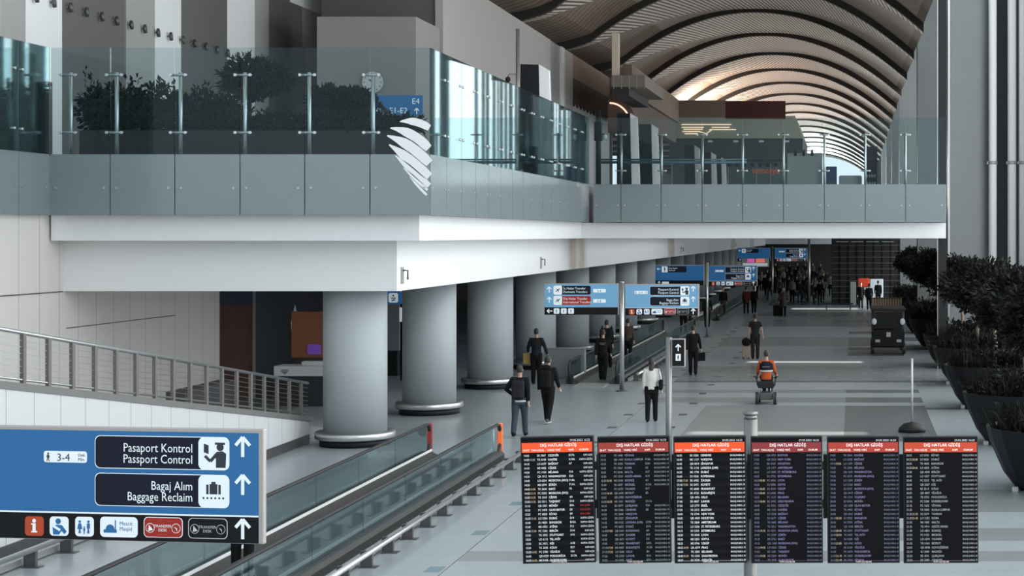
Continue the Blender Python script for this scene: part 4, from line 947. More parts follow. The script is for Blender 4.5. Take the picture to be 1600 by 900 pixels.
for (Y, x, sd), lb in zip(pots, plab):
    t = thing('planter_tree', 'dark tree in a black flared planter, ' + lb, 'plant', (x, Y, 0), 0, 'planters along the right side')
    MB().lathe([(.85, 0), (.92, .05), (1.15, .35), (1.42, .95), (1.50, 1.25), (1.44, 1.25), (1.38, 1.12)], (0, 0, 0), 22, smooth=False).build('pot', POT, t)
    MB().lathe([(1.40, 1.10), (1.40, 1.14)], (0, 0, 0), 22).build('soil', SOIL, t)
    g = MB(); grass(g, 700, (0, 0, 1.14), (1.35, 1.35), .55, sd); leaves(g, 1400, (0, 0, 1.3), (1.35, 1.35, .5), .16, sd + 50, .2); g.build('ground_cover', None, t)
    rr = random.Random(sd); h = 3.0
    b = MB(); b.tube([(0, 0, 1.1), (.05, .02, 1.9), (-.03, .05, 2.6), (.02, 0, 3.2)], [.07, .055, .05, .04], 8)
    for q in range(4):
        a = q * 1.6 + sd; b.tube([(0, 0, 2.5 + .12 * q), (.4 * math.cos(a), .4 * math.sin(a), 3.0 + .1 * q), (.75 * math.cos(a), .75 * math.sin(a), 3.5)], [.035, .025, .012], 6)
    b.build('trunk', BARK, t)
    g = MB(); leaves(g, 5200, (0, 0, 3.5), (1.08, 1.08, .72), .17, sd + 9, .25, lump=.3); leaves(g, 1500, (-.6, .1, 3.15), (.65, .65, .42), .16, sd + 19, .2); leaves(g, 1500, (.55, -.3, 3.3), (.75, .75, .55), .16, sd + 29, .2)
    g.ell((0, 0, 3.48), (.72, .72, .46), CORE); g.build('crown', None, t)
# small drain spouts at the pots' feet are part of the floor lights
for k, (Y, x, sd) in enumerate(pots[:4]):
    o = tag(MB().box(-.06, .06, -.06, .06, 0, .09, bevel=.01).build('floor_lamp_block', mat('pale_block', (.4, .42, .43), .6)), 'small white block at the foot of the planter, ' + ['nearest', 'second nearest', 'third nearest', 'farthest'][k], 'light', 'white blocks at the planters'); o.location = (3.2, Y - .4, 0)

# mezzanine planting behind the front glass
t = thing('planter_box', 'long black planter box with hedge behind the front glass', 'plant', (0, 39.3, ZP))
MB().box(-18.3, -10.5, 0, .9, 0, .62, bevel=.02).build('box', mat('planter_black', (.016, .014, .014), .6), t)
MB().box(-18.2, -10.6, .08, .82, .6, .64).build('soil', SOIL, t)
g = MB()
for k in range(13):
    u = k / 12; x = -18.0 + 7.2 * u; hgt = (1.15 - .35 * u * 2 if u < .5 else .32 + .12 * (k % 2))
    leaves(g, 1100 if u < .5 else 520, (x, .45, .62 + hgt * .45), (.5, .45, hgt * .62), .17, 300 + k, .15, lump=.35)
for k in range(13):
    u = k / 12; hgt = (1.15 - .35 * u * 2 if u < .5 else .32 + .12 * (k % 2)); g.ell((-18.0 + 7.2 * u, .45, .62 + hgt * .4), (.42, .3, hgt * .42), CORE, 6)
g.build('hedge', None, t)
def topiary(label, cpx, cpy, wpx, hpx, trunks, Y, seed, vee=False):
    c = at(cpx, cpy, Y); w, h = wpx * Y / F / 2, hpx * Y / F / 2
    t = thing('small_tree', label, 'plant', (c.x, Y, ZP)); zc = c.z - ZP
    b = MB()
    for px in trunks:
        x = xat(px, Y) - c.x; b.tube([(x, 0, .0), (x + .03, 0, min(.6, zc * .5)), (x * .8, .02, zc - h * .3)], [.07, .055, .045], 8)
        for e in (-1, 1): b.tube([(x, 0, zc - h * 1.3), (x + e * w * .35, 0, zc - h * .3)], [.035, .02], 6)
    b.build('trunk', mat('dark_bark', (.03, .024, .02), .8), t)
    g = MB()
    if vee:
        leaves(g, 2600, (-w * .3, 0, zc + h * .1), (w * .62, .55, h * .75), .17, seed, .1); leaves(g, 2400, (w * .4, 0, zc + h * .25), (w * .62, .5, h * .7), .17, seed + 1, .1); leaves(g, 1500, (-w * .1, 0, zc - h * .45), (w * .5, .4, h * .5), .15, seed + 2, .1)
        leaves(g, 160, (-w * .2, 0, zc + h * .8), (w * .5, .3, h * .6), .22, seed + 3, .3)
    else:
        leaves(g, 4200, (0, 0, zc), (w, .6, h * .85), .17, seed, .1); leaves(g, 1500, (-w * .5, 0, zc), (w * .5, .5, h), .16, seed + 1, .1); leaves(g, 1500, (w * .5, 0, zc - h * .05), (w * .55, .5, h), .16, seed + 2, .1)
    g.build('crown', None, t)
topiary('dark small tree with forked crown behind the glass, left of the wide one', 398, 128, 104, 56, (388,), 40.6, 400, True)
topiary('wide flat topped dark tree on two trunks below the clock', 534, 158, 96, 40, (516, 546), 41.0, 410)
topiary('low dark shrub in front of the blue gate sign', 618, 198, 44, 12, (612, 626), 41.0, 420)
# stand-alone things behind the glass
o = tag(MB().prism([(-.3, 0), (.26, -.12), (.3, -.3), (.05, -.42), (.12, -.2)], 'y', -.02, .02).build('menu_board', WHITE), 'white tilted board sticking out of the hedge', 'board'); c = at(462, 182, 40.4); o.location = c
MB().tube([(.1, .03, -.2), (.1, .03, -(c.z - ZP))], .02).build('stem', DSTEEL, o)
for i, px in enumerate((44, 69, 324, 352)):
    o = tag(MB().box(-.16, .16, -.1, .1, 0, [2.6, 1.9, .9, 1.1][i], bevel=.01).build('upright_panel', [D2, D1, D2, D2][i]), ['grey upright panel behind the glass at the far left', 'dark upright panel beside the grey one at the far left', 'pale panel behind the hedge, left of the forked tree', 'second pale panel behind the hedge, left of the forked tree'][i], 'panel'); o.location = (xat(px, 40.8), 40.8, ZP)
    MB().box(-.2, .2, -.14, .14, 0, .04).build('foot', DSTEEL, o)
# ------------------------------------------------------------------ people
SKIN = mat('skin', (.42, .26, .19), .6); HAIR = mat('dark_hair', (.02, .016, .013), .6)
def cloth(n, c): return mat('cloth_' + n, c, .9, noise=.15, nscale=12, spec=.1)
C_BLK = cloth('black', (.010, .010, .011)); C_CHAR = cloth('charcoal', (.020, .020, .022)); C_NAVY = cloth('navy', (.013, .016, .028)); C_JEAN = cloth('jeans', (.042, .055, .070))
C_WHT = cloth('white', (.62, .60, .56)); C_ORG = cloth('orange', (.42, .085, .025)); C_GRY = cloth('grey', (.12, .12, .124)); C_BRN = cloth('brown', (.07, .05, .04)); C_RED = cloth('wine', (.11, .03, .03)); C_TAN = cloth('tan', (.28, .23, .18))
def remesh(b, vox, smooth=2):
    me = bpy.data.meshes.new('r'); bmesh.ops.recalc_face_normals(b.b, faces=b.b.faces[:]); b.b.to_mesh(me); b.b.free()
    o = bpy.data.objects.new('r', me); COL.objects.link(o)
    m = o.modifiers.new('r', 'REMESH'); m.mode = 'VOXEL'; m.voxel_size = vox; m.use_smooth_shade = True
    if smooth:
        s = o.modifiers.new('s', 'SMOOTH'); s.factor = .5; s.iterations = smooth
    dg = bpy.context.evaluated_depsgraph_get(); dg.update()
    r = bpy.data.meshes.new_from_object(o.evaluated_get(dg)); bpy.data.objects.remove(o); bpy.data.meshes.remove(me)
    return r
def stack(b, rings, n=14):
    """vertical loft of ellipses (x, y, z, rx, ry)"""
    prev = None; first = None
    for x, y, z, rx, ry in rings:
        v = [b.b.verts.new((x + rx * math.cos(2 * math.pi * j / n), y + ry * math.sin(2 * math.pi * j / n), z)) for j in range(n)]
        if prev:
            for j in range(n): b.b.faces.new((prev[j], prev[(j + 1) % n], v[(j + 1) % n], v[j]))
        else: first = v
        prev = v
    b.b.faces.new(first[::-1]); b.b.faces.new(prev)
def figure(p):
    """joint positions for a 1.75 m figure looking along +Y"""
    J = {}; sit = p.get('sit', False)
    for s, k in ((-1, 'l'), (1, 'r')):
        a, bd = p.get('leg_' + k, (.0, .05))
        hip = Vector((s * .095, 0, .93)); kn = hip + Vector((s * .01, math.sin(a), -math.cos(a))) * .44
        c = a - bd; an = kn + Vector((0, math.sin(c), -math.cos(c))) * .42
        J['hip' + k], J['kn' + k], J['an' + k] = hip, kn, an
    low = min(J['anl'].z, J['anr'].z); dz = .085 - low
    for k in J: J[k].z += dz
    lean = p.get('lean', .03); hz = .93 + dz
    def up(h, y=0): return Vector((0, math.sin(lean) * (h - .93) + y, hz + math.cos(lean) * (h - .93)))
    J['up'] = up; J['hz'] = hz
    for s, k in ((-1, 'l'), (1, 'r')):
        a, o, bd = p.get('arm_' + k, (.05, .12, .25)); inw = p.get('in_' + k, 0)
        sh = up(1.42) + Vector((s * .18, 0, 0)); el = sh + Vector((s * math.sin(o), math.sin(a) * math.cos(o), -math.cos(a) * math.cos(o))) * .285
        c = a + bd; d = Vector((s * (math.sin(o) * .4 - inw), math.sin(c), -math.cos(c))).normalized()
        wr = el + d * .25; J['sh' + k], J['el' + k], J['wr' + k], J['hd' + k] = sh, el, wr, d
    J['head'] = up(1.60)
    return J
def person(name, label, x, Y, facing=0, h=1.75, pose=None, top=None, legs=None, shoe=None, hair=None, z=0, near=True, hem=0, hairlen=0, group=None, hood=False, sleeve=1.0, flat=None):
    p = pose or {}; J = figure(p); up = J['up']
    v1 = .0115 if near else .020; v2 = .018 if near else .026
    t = thing(name, label, 'person', (x, Y, z), facing, group); t.scale = (h / 1.75,) * 3
    def link(me, nm, m):
        me.materials.clear(); me.materials.append(m); o = bpy.data.objects.new(nm, me); COL.objects.link(o); o.parent = t; return o
    # body
    b = MB(); H = J['head']; hx, hy, hz0 = H
    turn = p.get('turn', 0)
    stack(b, [(hx, hy + .045, hz0 - .055, .030, .035), (hx, hy + .035, hz0 - .03, .050, .062), (hx, hy + .015, hz0 + .01, .063, .082), (hx, hy + .005, hz0 + .06, .071, .094), (hx, hy - .002, hz0 + .10, .073, .097), (hx, hy - .004, hz0 + .14, .064, .085), (hx, hy - .006, hz0 + .165, .040, .055), (hx, hy - .006, hz0 + .175, .015, .02)])
    b.tube([(hx, hy + .085, hz0 + .075), (hx, hy + .112, hz0 + .035), (hx, hy + .088, hz0 + .025)], [.010, .015, .012], 8)
    for s in (-1, 1): b.ell((hx + s * .076, hy - .005, hz0 + .055), (.012, .024, .032), None, 6)
    b.ell((hx, hy + .082, hz0 - .008), (.025, .012, .010), None, 6)
    n0 = up(1.44); b.tube([n0, H + Vector((0, -.005, .02))], [.062, .052], 12)
    stack(b, [(*up(.90)[:2], up(.90).z, .15, .11), (*up(1.0)[:2], up(1.0).z, .145, .105), (*up(1.12)[:2], up(1.12).z, .135, .10), (*up(1.28)[:2], up(1.28).z, .16, .115), (*up(1.38)[:2], up(1.38).z, .165, .10), (*up(1.45)[:2], up(1.45).z, .10, .075)])
    for k, s in (('l', -1), ('r', 1)):
        b.tube([J['hip' + k] + Vector((0, 0, .05)), J['hip' + k] * .5 + J['kn' + k] * .5, J['kn' + k], J['kn' + k] * .6 + J['an' + k] * .4, J['an' + k]], [.092, .080, .056, .055, .038], 12)
        b.tube([J['an' + k], J['an' + k] + Vector((0, .05, -.045)), J['an' + k] + Vector((0, .15, -.06))], [.04, .04, .025], 10)
        b.tube([up(1.41), J['sh' + k], J['sh' + k] * .5 + J['el' + k] * .5, J['el' + k], J['el' + k] * .6 + J['wr' + k] * .4, J['wr' + k]], [.06, .056, .047, .039, .037, .026], 10)
        d = J['hd' + k]; side = Vector((0, 1, 0)) if abs(d.y) < .7 else Vector((0, 0, 1)); side = (side - d * side.dot(d)).normalized(); nrm = d.cross(side) * (-s)
        w = J['wr' + k]; b.tube([w - d * .02, w + d * .03, w + d * .085], [(.024, .024), (.020, .036), (.018, .040)] if False else [.025, .030, .031], 10)
        for q, (off, L) in enumerate(((-.030, .062), (-.010, .074), (.010, .070), (.029, .055))):
            o_ = w + d * .08 + side * off * 1.15; c_ = nrm * -.012
            b.tube([o_, o_ + d * L * .45 + c_ * .5, o_ + d * L * .8 + c_ * 1.6, o_ + d * L + c_ * 2.8], [.0125, .0115, .0105, .0095], 8)
        o_ = w + d * .025 + side * .026; b.tube([o_, o_ + side * .022 + d * .03, o_ + side * .026 + d * .062], [.014, .012, .010], 8)
    link(remesh(b, v1, 1), 'body', SKIN)
    # eyes
    if near:
        for s in (-1, 1): MB().ell((hx + s * .03, hy + .088, hz0 + .062), (.012, .008, .007), None, 6).build('eye', BLACK, t)
    # jacket / shirt
    b = MB(); e = .018; bot = .90 - hem
    R_ = [(bot, .165, .128), (1.0, .160, .125), (1.12, .155, .122), (1.28, .182, .135), (1.38, .188, .122), (1.445, .125, .095), (1.48, .075, .072)]
    stack(b, [(*up(a)[:2], up(a).z, rx, ry) for a, rx, ry in R_])
    for k in 'lr':
        wr = J['el' + k] + (J['wr' + k] - J['el' + k]) * max(0, (sleeve - .5) * 2) if sleeve > .5 else J['el' + k] * .6 + J['sh' + k] * .4
        pts = [up(1.40), J['sh' + k], J['sh' + k] * .5 + J['el' + k] * .5, J['el' + k], wr] if sleeve > .5 else [up(1.40), J['sh' + k], wr]
        b.tube(pts, [.085, .078, .066, .058, .045][:len(pts)] if sleeve > .5 else [.085, .074, .066], 12)
    if hood: b.ell(tuple(up(1.47) + Vector((0, -.09, 0))), (.13, .07, .09), None, 8)
    link(remesh(b, v2, 2), 'jacket', top or C_BLK)
    # trousers
    b = MB(); stack(b, [(*up(.86)[:2], up(.86).z - .06, .155, .118), (*up(.92)[:2], up(.92).z, .160, .122), (*up(1.0)[:2], up(1.0).z, .150, .115)])
    for k in 'lr':
        b.tube([J['hip' + k] + Vector((0, 0, .06)), J['hip' + k] * .5 + J['kn' + k] * .5, J['kn' + k], J['kn' + k] * .5 + J['an' + k] * .5, J['an' + k] + Vector((0, 0, -.02))], [.108, .098, .078, .073, .066], 12)
    link(remesh(b, v2, 2), 'trousers', legs or C_BLK)
    for k in 'lr':
        b = MB(); a = J['an' + k]; b.tube([a + Vector((0, -.065, -.035)), a + Vector((0, -.03, -.04)), a + Vector((0, .06, -.045)), a + Vector((0, .15, -.055)), a + Vector((0, .195, -.062))], [(.030, .035), (.040, .045), (.045, .040), (.044, .03), (.025, .018)], 10)
        b.tube([a + Vector((0, -.01, .03)), a + Vector((0, 0, -.03))], [.046, .05], 10); b.build('shoe', shoe or C_BLK, t)
    # hair
    b = MB(); g = 1.10
    rr = [(hx, hy - .012, hz0 + .175 + .02, .02, .03), (hx, hy - .014, hz0 + .165 + .01, .052, .068), (hx, hy - .014, hz0 + .14, .073, .092), (hx, hy - .020, hz0 + .10, .080, .092), (hx, hy - .034, hz0 + .05, .078, .072), (hx, hy - .040, hz0 + .0, .066, .058)]
    if hairlen:
        for q in range(1, 5): rr.append((hx, hy - .05 - .008 * q, hz0 - hairlen * q / 4, .085 - .006 * q, .052))
    stack(b, rr[::-1]); link(remesh(b, .012 if near else .02, 1), 'hair', hair or HAIR)
    J['t'] = t; return t, J
def addp(t, b, nm, m): return b.build(nm, m, t)
WALK = {'leg_l': (.32, .10), 'leg_r': (-.22, .32), 'arm_l': (-.25, .12, .25), 'arm_r': (.28, .12, .35)}
WALK2 = {'leg_l': (-.20, .28), 'leg_r': (.28, .08), 'arm_l': (.25, .12, .35), 'arm_r': (-.22, .12, .2)}
STAND = {'leg_l': (.03, .05), 'leg_r': (-.03, .05), 'arm_l': (.0, .12, .15), 'arm_r': (.05, .12, .2)}
def spot(px, py): Y = yfl(py); return xat(px, Y), Y
def bag_thing(nm, label, cat, x, Y, z, parts, rz=0, group=None):
    t = thing(nm, label, cat, (x, Y, z), rz, group)
    for n, b, m in parts: b.build(n, m, t)
    return t
def backpack(label, t, J, m, h):
    """a backpack worn on the back: a thing of its own"""
    c = t.matrix_basis @ (J['up'](1.20) + Vector((0, -.22, 0)))
    b = MB(); b.box(-.15, .15, -.10, .09, -.24, .22, bevel=.06); q = MB(); q.box(-.11, .11, -.145, -.09, -.2, .02, bevel=.025)
    s = MB()
    for e in (-1, 1): s.tube([(e * .10, .08, .2), (e * .12, .20, .27), (e * .13, .34, .12), (e * .13, .22, -.12), (e * .12, .09, -.18)], .016, 6)
    r = bag_thing('backpack', label, 'backpack', c.x, c.y, c.z, [('bag', b, m), ('pocket', q, m), ('strap', s, m)], t.rotation_euler.z); r.scale = t.scale; return r
def handbag(label, t, J, k, m, L=.18, sz=(.16, .06, .24)):
    w = t.matrix_basis @ (J['wr' + k] + J['hd' + k] * .12)
    b = MB(); b.box(-sz[0] / 2, sz[0] / 2, -sz[1], sz[1], -L - sz[2], -L, bevel=.02); s = MB(); s.tube([(-sz[0] * .35, 0, -L), (-.02, 0, .0), (.02, 0, .0), (sz[0] * .35, 0, -L)], .01, 6)
    return bag_thing('bag', label, 'bag', w.x, w.y, w.z, [('body', b, m), ('handle', s, m)], t.rotation_euler.z)

# 1 man with backpack
x, Y = spot(812, 682)
t, J = person('person', 'person in black jacket and jeans with backpack beside the orange newel', x, Y, 0, 1.78, dict(WALK2, arm_l=(-.2, .55, .95), in_l=.9), C_BLK, C_JEAN, C_BLK, hem=.02)
addp(t, MB().lathe([(.178, 0), (.182, .045), (.172, .05)], tuple(J['up'](.87)), 24, sy=.74), 'shirt_hem', C_WHT)
backpack('black backpack worn by the person in jeans beside the orange newel', t, J, C_CHAR, 1.78)
# 2 man in black with hood
x, Y = spot(856, 661)
t, J = person('person', 'person all in black with white soled shoes walking right of the backpack wearer', x, Y, R(-8), 1.80, WALK, C_BLK, C_BLK, C_GRY, hood=True)
for k in 'lr': addp(t, MB().box(J['an' + k].x - .045, J['an' + k].x + .045, J['an' + k].y - .075, J['an' + k].y + .2, J['an' + k].z - .087, J['an' + k].z - .065, bevel=.008), 'shoe_sole', C_WHT)
backpack('square black backpack on the person with white soled shoes', t, J, C_BLK, 1.8)
# 3 broad man behind them with yellow bag
x, Y = spot(838, 600)
t, J = person('person', 'broad person in dark shirt beyond the pair near the fourth column', x, Y, 0, 1.84, dict(STAND, arm_l=(.1, .35, .9), arm_r=(-.1, .4, .7)), C_CHAR, C_BLK)
w = t.matrix_basis @ (J['wrl'] + Vector((0, .02, 0)))
bag_thing('paper_bag', 'small yellow paper bag held by the broad person', 'bag', w.x - .02, w.y, w.z - .42, [('body', MB().box(-.15, .12, -.05, .05, 0, .36, bevel=.01), mat('yellow_paper', (.48, .36, .12), .7)), ('handle', MB().tube([(-.06, 0, .34), (-.03, 0, .42), (.03, 0, .42), (.06, 0, .34)], .008, 6), C_TAN)])
# 4..6 on the second walkway
x, Y = xat(942, 57.6), 57.6
t, J = person('person', 'person in black jacket with pale print on the back entering the second walkway', x, Y, 0, 1.76, WALK, C_BLK, C_BLK, z=.035)
for q in range(2): addp(t, MB().box(-.11 + .02 * q, .11 - .02 * q, J['up'](1.3).y - .152, J['up'](1.3).y - .13, J['up'](1.3).z + .0 - q * .045, J['up'](1.3).z + .025 - q * .045), 'back_print', C_GRY)
t, J = person('person', 'large person with bulky dark pack further along the second walkway', xat(948, 63), 63, 0, 1.80, WALK2, C_BLK, C_BLK, z=.035)
backpack('bulky dark pack on the person further along the second walkway', t, J, C_BLK, 1.8).scale = (1.5, 1.3, 1.3)
person('person', 'person in dark coat behind the first sign pole on the second walkway', xat(981, 65.5), 65.5, 0, 1.70, STAND, C_BRN, C_BLK, z=.035)
# 7 woman in white
x, Y = spot(1018, 659)
t, J = person('person', 'woman with dark long hair in white jacket and black trousers walking away', x, Y, 0, 1.69, dict(WALK2, leg_l=(-.08, .12), leg_r=(.10, .05), arm_l=(-.08, .10, .15), arm_r=(.05, .2, .4)), C_WHT, C_BLK, C_BLK, hairlen=.17)
c = t.matrix_basis @ (J['up'](1.0) + Vector((.27, -.05, .08)))
bag_thing('shoulder_bag', 'dark shoulder bag hanging from the woman in the white jacket', 'bag', c.x, c.y, c.z, [('body', MB().box(-.05, .05, -.13, .13, -.18, .1, bevel=.03), C_BLK), ('strap', MB().tube([(0, -.1, .08), (-.06, -.02, .38), (-.08, .05, .40), (0, .1, .08)], .009, 6), C_BLK)])
# 8 man in black with bag
x, Y = spot(1083, 586)
t, J = person('person', 'person in black jacket and trousers carrying a dark bag by the exit sign', x, Y, 0, 1.76, dict(WALK, leg_l=(.10, .05), leg_r=(-.10, .15), arm_r=(.1, .2, .5)), C_BLK, C_BLK)
handbag('dark bag carried by the person in black near the exit sign', t, J, 'r', C_BLK, .06, (.30, .08, .30))
# 9 man with bag and tan case
x, Y = spot(1180, 561)
t, J = person('person', 'person in dark short sleeved shirt with slim trousers in the middle of the hall', x, Y, 0, 1.80, dict(STAND, leg_l=(.08, .04), leg_r=(-.05, .08), arm_l=(.0, .22, .1), arm_r=(-.1, .30, .45)), C_CHAR, C_CHAR, sleeve=.4)
w = t.matrix_basis @ (J['wrl'] + J['hdl'] * .12)
bag_thing('suitcase', 'tan suitcase with black bag on top beside the person in short sleeves', 'suitcase', w.x - .09, w.y, 0, [('shell', MB().box(-.17, .15, -.13, .13, .06, .52, bevel=.03), C_TAN), ('wheel', MB().ell((-.12, 0, .035), (.03, .03, .035), None, 6).ell((.1, 0, .035), (.03, .03, .035), None, 6), BLACK), ('handle', MB().tube([(-.08, 0, .5), (-.08, 0, w.z), (.08, 0, w.z), (.08, 0, .5)], .01, 6), DSTEEL)])
o = bag_thing('bag', 'black soft bag lying on the tan suitcase', 'bag', w.x - .09, w.y, .52, [('body', MB().ell((0, 0, .17), (.19, .15, .17), None, 8), C_BLK), ('handle', MB().tube([(-.08, .0, .3), (0, 0, .37), (.08, 0, .3)], .012, 6), C_BLK)])
# 10 person in orange vest on a mobility scooter
x, Y = spot(1197, 632)
sc = thing('powered_wheelchair', 'black powered wheelchair ridden by the person in the orange vest', 'wheelchair', (x, Y, 0))
for k in (-1, 1):
    b = MB(); b.tube([(k * .27 - .045, 0, .19), (k * .27 + .045, 0, .19)], .19, 20, smooth=False); wh = b.build('wheel', RUBBER, sc); b = MB(); b.tube([(k * .27 - .05, 0, .19), (k * .27 + .05, 0, .19)], .08, 12); b.build('hub', GREYM, wh)
    b = MB(); b.tube([(k * .22 - .03, .55, .10), (k * .22 + .03, .55, .10)], .10, 16, smooth=False); b.build('wheel', RUBBER, sc)
    b = MB(); b.box(k * .29 - .035, k * .29 + .035, -.05, .32, .78, .83, bevel=.015); b.tube([(k * .29, .0, .78), (k * .25, .02, .55)], .018); b.tube([(k * .24, -.10, .80), (k * .36, -.16, .86)], .02); b.build('armrest', BLACK, sc)
MB().box(-.2, .2, -.08, .5, .14, .36, bevel=.03).build('chassis', DSTEEL, sc); MB().box(-.24, .24, -.05, .42, .53, .60, bevel=.02).build('seat', BLACK, sc); MB().box(-.24, .24, -.13, -.06, .50, .70, bevel=.02).build('backrest', BLACK, sc)
MB().box(-.18, .18, .50, .85, .17, .20, bevel=.01).build('footrest', BLACK, sc)
MB().tube([(-.14, .0, .34), (-.12, .02, .54)], .02).tube([(.14, 0, .34), (.12, .02, .54)], .02).build('seat_post', STEEL, sc)
t, J = person('person', 'person seated in an orange and navy vest on a powered wheelchair', x, Y + .12, 0, 1.76, {'leg_l': (1.45, 1.40), 'leg_r': (1.45, 1.40), 'arm_l': (.25, .25, .9), 'arm_r': (.25, .25, .9), 'lean': .02}, C_ORG, C_NAVY, z=.20)
U = J['up']
b = MB(); stack(b, [(*U(1.20)[:2], U(1.20).z, .200, .158), (*U(1.28)[:2], U(1.28).z, .212, .162), (*U(1.38)[:2], U(1.38).z, .214, .150), (*U(1.45)[:2], U(1.45).z, .150, .122)]); b.build('vest_yoke', C_NAVY, t)
b = MB(); stack(b, [(*U(1.15)[:2], U(1.15).z, .195, .155), (*U(1.19)[:2], U(1.19).z, .199, .158)]); b.build('reflective_band', C_WHT, t)
b = MB(); b.box(-.11, .11, U(1.3).y - .172, U(1.3).y - .155, U(1.30).z - .02, U(1.30).z + .015); b.build('back_print', C_GRY, t)
# 11 person with suitcase, long coat
x, Y = spot(1224, 495)
t, J = person('person', 'person in brown and grey coat with a suitcase in the middle distance', x, Y, R(180), 1.78, dict(STAND, arm_l=(.1, .2, .6), arm_r=(.1, .2, .3)), C_BRN, C_BLK, hem=.30, near=False)
addp(t, MB().box(-.19, -.02, .10, .16, J['hz'] - .3, J['up'](1.4).z, bevel=.03), 'scarf', C_GRY)
bag_thing('suitcase', 'black upright suitcase left of the person in the brown coat', 'suitcase', xat(1214, Y), Y, 0, [('shell', MB().box(-.23, .23, -.13, .13, .06, .72, bevel=.03), C_BLK), ('wheel', MB().ell((-.16, 0, .03), (.03, .03, .03), None, 6).ell((.16, 0, .03), (.03, .03, .03), None, 6), RUBBER), ('handle', MB().tube([(-.1, 0, .7), (-.1, 0, 1.0), (.1, 0, 1.0), (.1, 0, .7)], .012, 6), DSTEEL)])
# the others in the middle distance
mid = [(1178, 490, C_BLK, C_BLK, 'person in black walking left of the brown coat, right one of a pair'), (1166, 491, C_RED, C_BLK, 'person in wine coloured coat, left one of a pair'),
       (1130, 494, C_BLK, C_BRN, 'person in dark coat below the second right hand blue sign'), (1105, 512, C_BLK, C_BLK, 'person in black just right of the first light blue sign'), (1068, 520, C_CHAR, C_BLK, 'person partly behind the light blue passport sign'),
       (1345, 482, C_BLK, C_CHAR, 'person standing beside the small red and white kiosk'), (1358, 484, C_NAVY, C_BLK, 'person by the slatted stand, right of the kiosk visitor'), (1372, 478, C_BLK, C_BLK, 'person behind the slatted wooden stand'),
       (1414, 464, C_BLK, C_BLK, 'person in black near the planters on the right, far down the hall'), (1285, 470, C_GRY, C_BLK, 'person standing alone right of the crowd')]
for k, (px, py, a, c, l) in enumerate(mid):
    x, Y = spot(px, py); person('person', l, x, Y, R(180 if k in (2, 5) else 0), 1.72 + .02 * (k % 4), (WALK, WALK2, STAND)[k % 3], a, c, near=False, hem=.15 * (k % 2))
# person on the near walkway, mostly behind the large sign
person('person', 'person in black trousers on the near walkway, mostly hidden by the large sign', xat(379, 24.4), 24.4, 0, 1.74, STAND, C_CHAR, C_BLK, z=.035)
# guests behind the hedge upstairs
for k, (px, Y, a, l) in enumerate(((559, 46, C_GRY, 'person with dark hair behind the wide tree upstairs'), (573, 46.5, C_NAVY, 'person left of the gate sign upstairs'), (500, 47, C_BRN, 'person in brown behind the hedge upstairs'), (603, 47, C_BLK, 'person below the gate sign upstairs'))):
    person('person', l, xat(px, Y), Y, R(-70 + 40 * k), 1.66, STAND, a, C_BLK, z=ZP, near=False)
# distant crowd
protos = []
for k, (a, c, ps, hm) in enumerate(((C_BLK, C_BLK, WALK, 0), (C_CHAR, C_JEAN, WALK2, .1), (C_NAVY, C_BLK, STAND, .25), (C_GRY, C_BLK, WALK, .1), (C_BRN, C_CHAR, WALK2, .3), (C_TAN, C_BLK, STAND, 0))):
    protos.append((a, c, ps, hm))
rnd = random.Random(11); made = [None] * 6
crowd = [(1196, 462), (1203, 468), (1211, 458), (1218, 470), (1232, 466), (1238, 472), (1245, 464), (1250, 474), (1256, 468), (1262, 471), (1268, 474), (1274, 466), (1281, 473), (1287, 458), (1199, 450), (1208, 447), (1216, 444), (1224, 450), (1230, 446), (1237, 452), (1243, 445), (1249, 451), (1254, 444), (1260, 449), (1266, 452), (1271, 446), (1277, 450), (1284, 446), (1292, 452), (1298, 462), (1306, 470), (1313, 466), (1319, 472), (1326, 468), (1212, 436), (1222, 437), (1234, 435), (1246, 436), (1258, 437), (1270, 435), (1282, 438), (1190, 455), (1183, 462)]
for k, (px, py) in enumerate(crowd):
    x, Y = spot(px, py); i = k % 6
    if made[i] is None:
        a, c, ps, hm = protos[i]; t, J = person('person', 'distant traveller among the dark crowd at the far end of the hall', x, Y, 0, 1.74, ps, a, c, near=False, hem=hm, group='travellers in the distant crowd'); made[i] = t
    else:
        t = copy_tree(made[i]); t.location = (x, Y, 0)
    t.rotation_euler.z = rnd.choice((0, R(180), R(25), R(160), R(-30))); t.scale = (rnd.uniform(.94, 1.04),) * 3

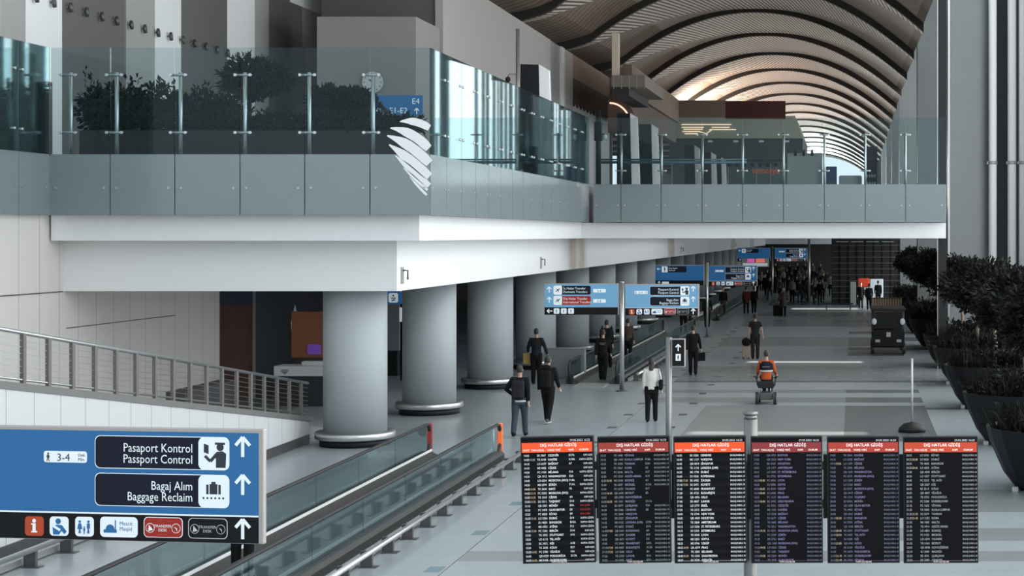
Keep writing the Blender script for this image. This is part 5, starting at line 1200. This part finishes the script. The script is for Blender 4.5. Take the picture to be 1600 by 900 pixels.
# ------------------------------------------------------------------ buggy, kiosks and stands far down the hall
x, Y = xat(1388, 70.5), 70.5
t = thing('passenger_buggy', 'black passenger buggy with roof and two round white mirrors', 'buggy', (x, Y, 0))
MB().box(-.70, .70, .1, 3.0, .28, .62, bevel=.08).build('body', BLACK, t)
b = MB(); b.prism([(-.66, .35), (.66, .35), (.70, .95), (.60, 1.05), (-.60, 1.05), (-.70, .95)], 'y', 0, .45); b.build('front_panel', mat('buggy_black', (.010, .010, .011), .6, spec=.15), t)
for k in range(2): MB().box(-.62, .62, .75 + k * .95, 1.25 + k * .95, .62, .78, bevel=.04).box(-.62, .62, 1.2 + k * .95, 1.3 + k * .95, .7, 1.25, bevel=.03).build('seat', C_CHAR, t)
MB().box(-.74, .74, -.05, 3.05, 1.86, 1.96, bevel=.04).build('roof', BLACK, t)
for k in (-1, 1):
    MB().tube([(k * .66, .12, .9), (k * .64, .3, 1.88)], .03).build('roof_post', DSTEEL, t); MB().tube([(k * .66, 2.9, .5), (k * .66, 2.9, 1.88)], .03).build('roof_post', DSTEEL, t)
    MB().ell((k * .60, -.06, 1.40), (.11, .03, .14), None, 8).build('mirror', mat('mirror_white', (.5, .53, .54), .3), t)
    for yy_ in (.4, 2.6):
        b = MB(); b.tube([(k * .66 - .07, yy_, .24), (k * .66 + .07, yy_, .24)], .24, 18, smooth=False); b.build('wheel', RUBBER, t)
    MB().box(k * .45 - .1, k * .45 + .1, -.03, .02, .52, .64, bevel=.01).build('headlamp', GREYM, t)
MB().box(-.6, .6, .06, .09, 1.1, 1.8).build('windscreen', mat('buggy_screen', (.009, .010, .011), .4, spec=.2), t)
b = MB(); b.tube([(-.3, .62, .9), (-.3, .5, 1.15)], .02); b.build('steering_column', BLACK, t)
MB().box(-.08, .1, -.02, .0, .75, .95).build('plate', GREYM, t)
t = thing('slatted_stand', 'stand with pale wooden slats behind the black buggy', 'stand', (xat(1386, 92), 92, 0))
MB().box(-.82, .82, .05, .6, 0, 1.55).build('core', BROWN, t)
for k in range(12): MB().box(-.80 + k * .14, -.735 + k * .14, 0, .05, .95, 1.55).build('slat', mat('pale_slat', (.50, .38, .26), .6), t)
MB().box(-.86, .86, -.04, .64, 1.55, 1.58).build('top', BLACK, t)
t = thing('red_kiosk', 'small white kiosk with red sign above it far down the hall', 'kiosk', (xat(1350, 117), 117, 0))
MB().box(-.35, .35, 0, .4, 0, 1.35, bevel=.02).build('body', WHITE, t); MB().box(-.4, .4, -.02, .3, 1.4, 2.0, bevel=.08).build('sign_head', mat('red_head', (.5, .05, .02), .5, emit=.4), t); MB().box(-.2, .2, -.02, 0, .7, 1.2).build('screen', BLACK, t)
MB().tube([(0, .2, 1.3), (0, .2, 1.45)], .06).build('neck', GREYM, t)
t = thing('lit_display', 'pale lit display panel right of the red and white kiosk', 'screen', (xat(1370, 119), 119, 0)); MB().box(-.46, .46, 0, .12, .35, 1.9, bevel=.02).build('panel', mat('lit_pale', (.45, .52, .55), .4, emit=.5), t); MB().box(-.4, .4, -.05, .2, 0, .35).build('base', GREYM, t); MB().box(.38, .43, -.01, 0, .4, 1.85).build('edge_light', S_WHITE, t)
t = thing('grey_panel', 'grey upright panel left of the red and white kiosk', 'panel', (xat(1333, 117), 117, 0)); MB().box(-.2, .2, 0, .1, .1, 1.75, bevel=.02).build('panel', GREYM, t); MB().box(-.25, .25, -.1, .2, 0, .1).build('base', DSTEEL, t)
# black lattice screen
t = thing('lattice_screen', 'tall black lattice screen at the far right under the footbridge', 'screen', (0, 121, 0))
xa, xc = xat(1300, 121), xat(1406, 121)
MB().box(xa, xc, .4, .6, 0, 4.9).build('back_panel', mat('lattice_back', (.016, .016, .017), .8), t)
for k in range(9): MB().box(xa + (xc - xa) * k / 8 - .04, xa + (xc - xa) * k / 8 + .04, .3, .4, 0, 4.9).build('upright', BLACK, t)
for k in range(11): MB().box(xa, xc, .25, .3, .4 + k * .43, .45 + k * .43).build('rail', DSTEEL, t)
for k in range(4): MB().box(xa + .3 + k * 1.1, xa + 1.2 + k * 1.1, .2, .25, 4.54, 4.57).build('light_strip', mat('dim_lamp', (0, 0, 0)), t)
t = thing('bench', 'dark bench with people near the lattice screen', 'bench', (xat(1310, 112), 112, 0)); MB().box(-1.0, 1.0, 0, .5, .38, .45, bevel=.02).build('seat', BLACK, t)
for k in (-.8, .8): MB().box(k - .04, k + .04, .05, .45, 0, .38).build('leg', DSTEEL, t)
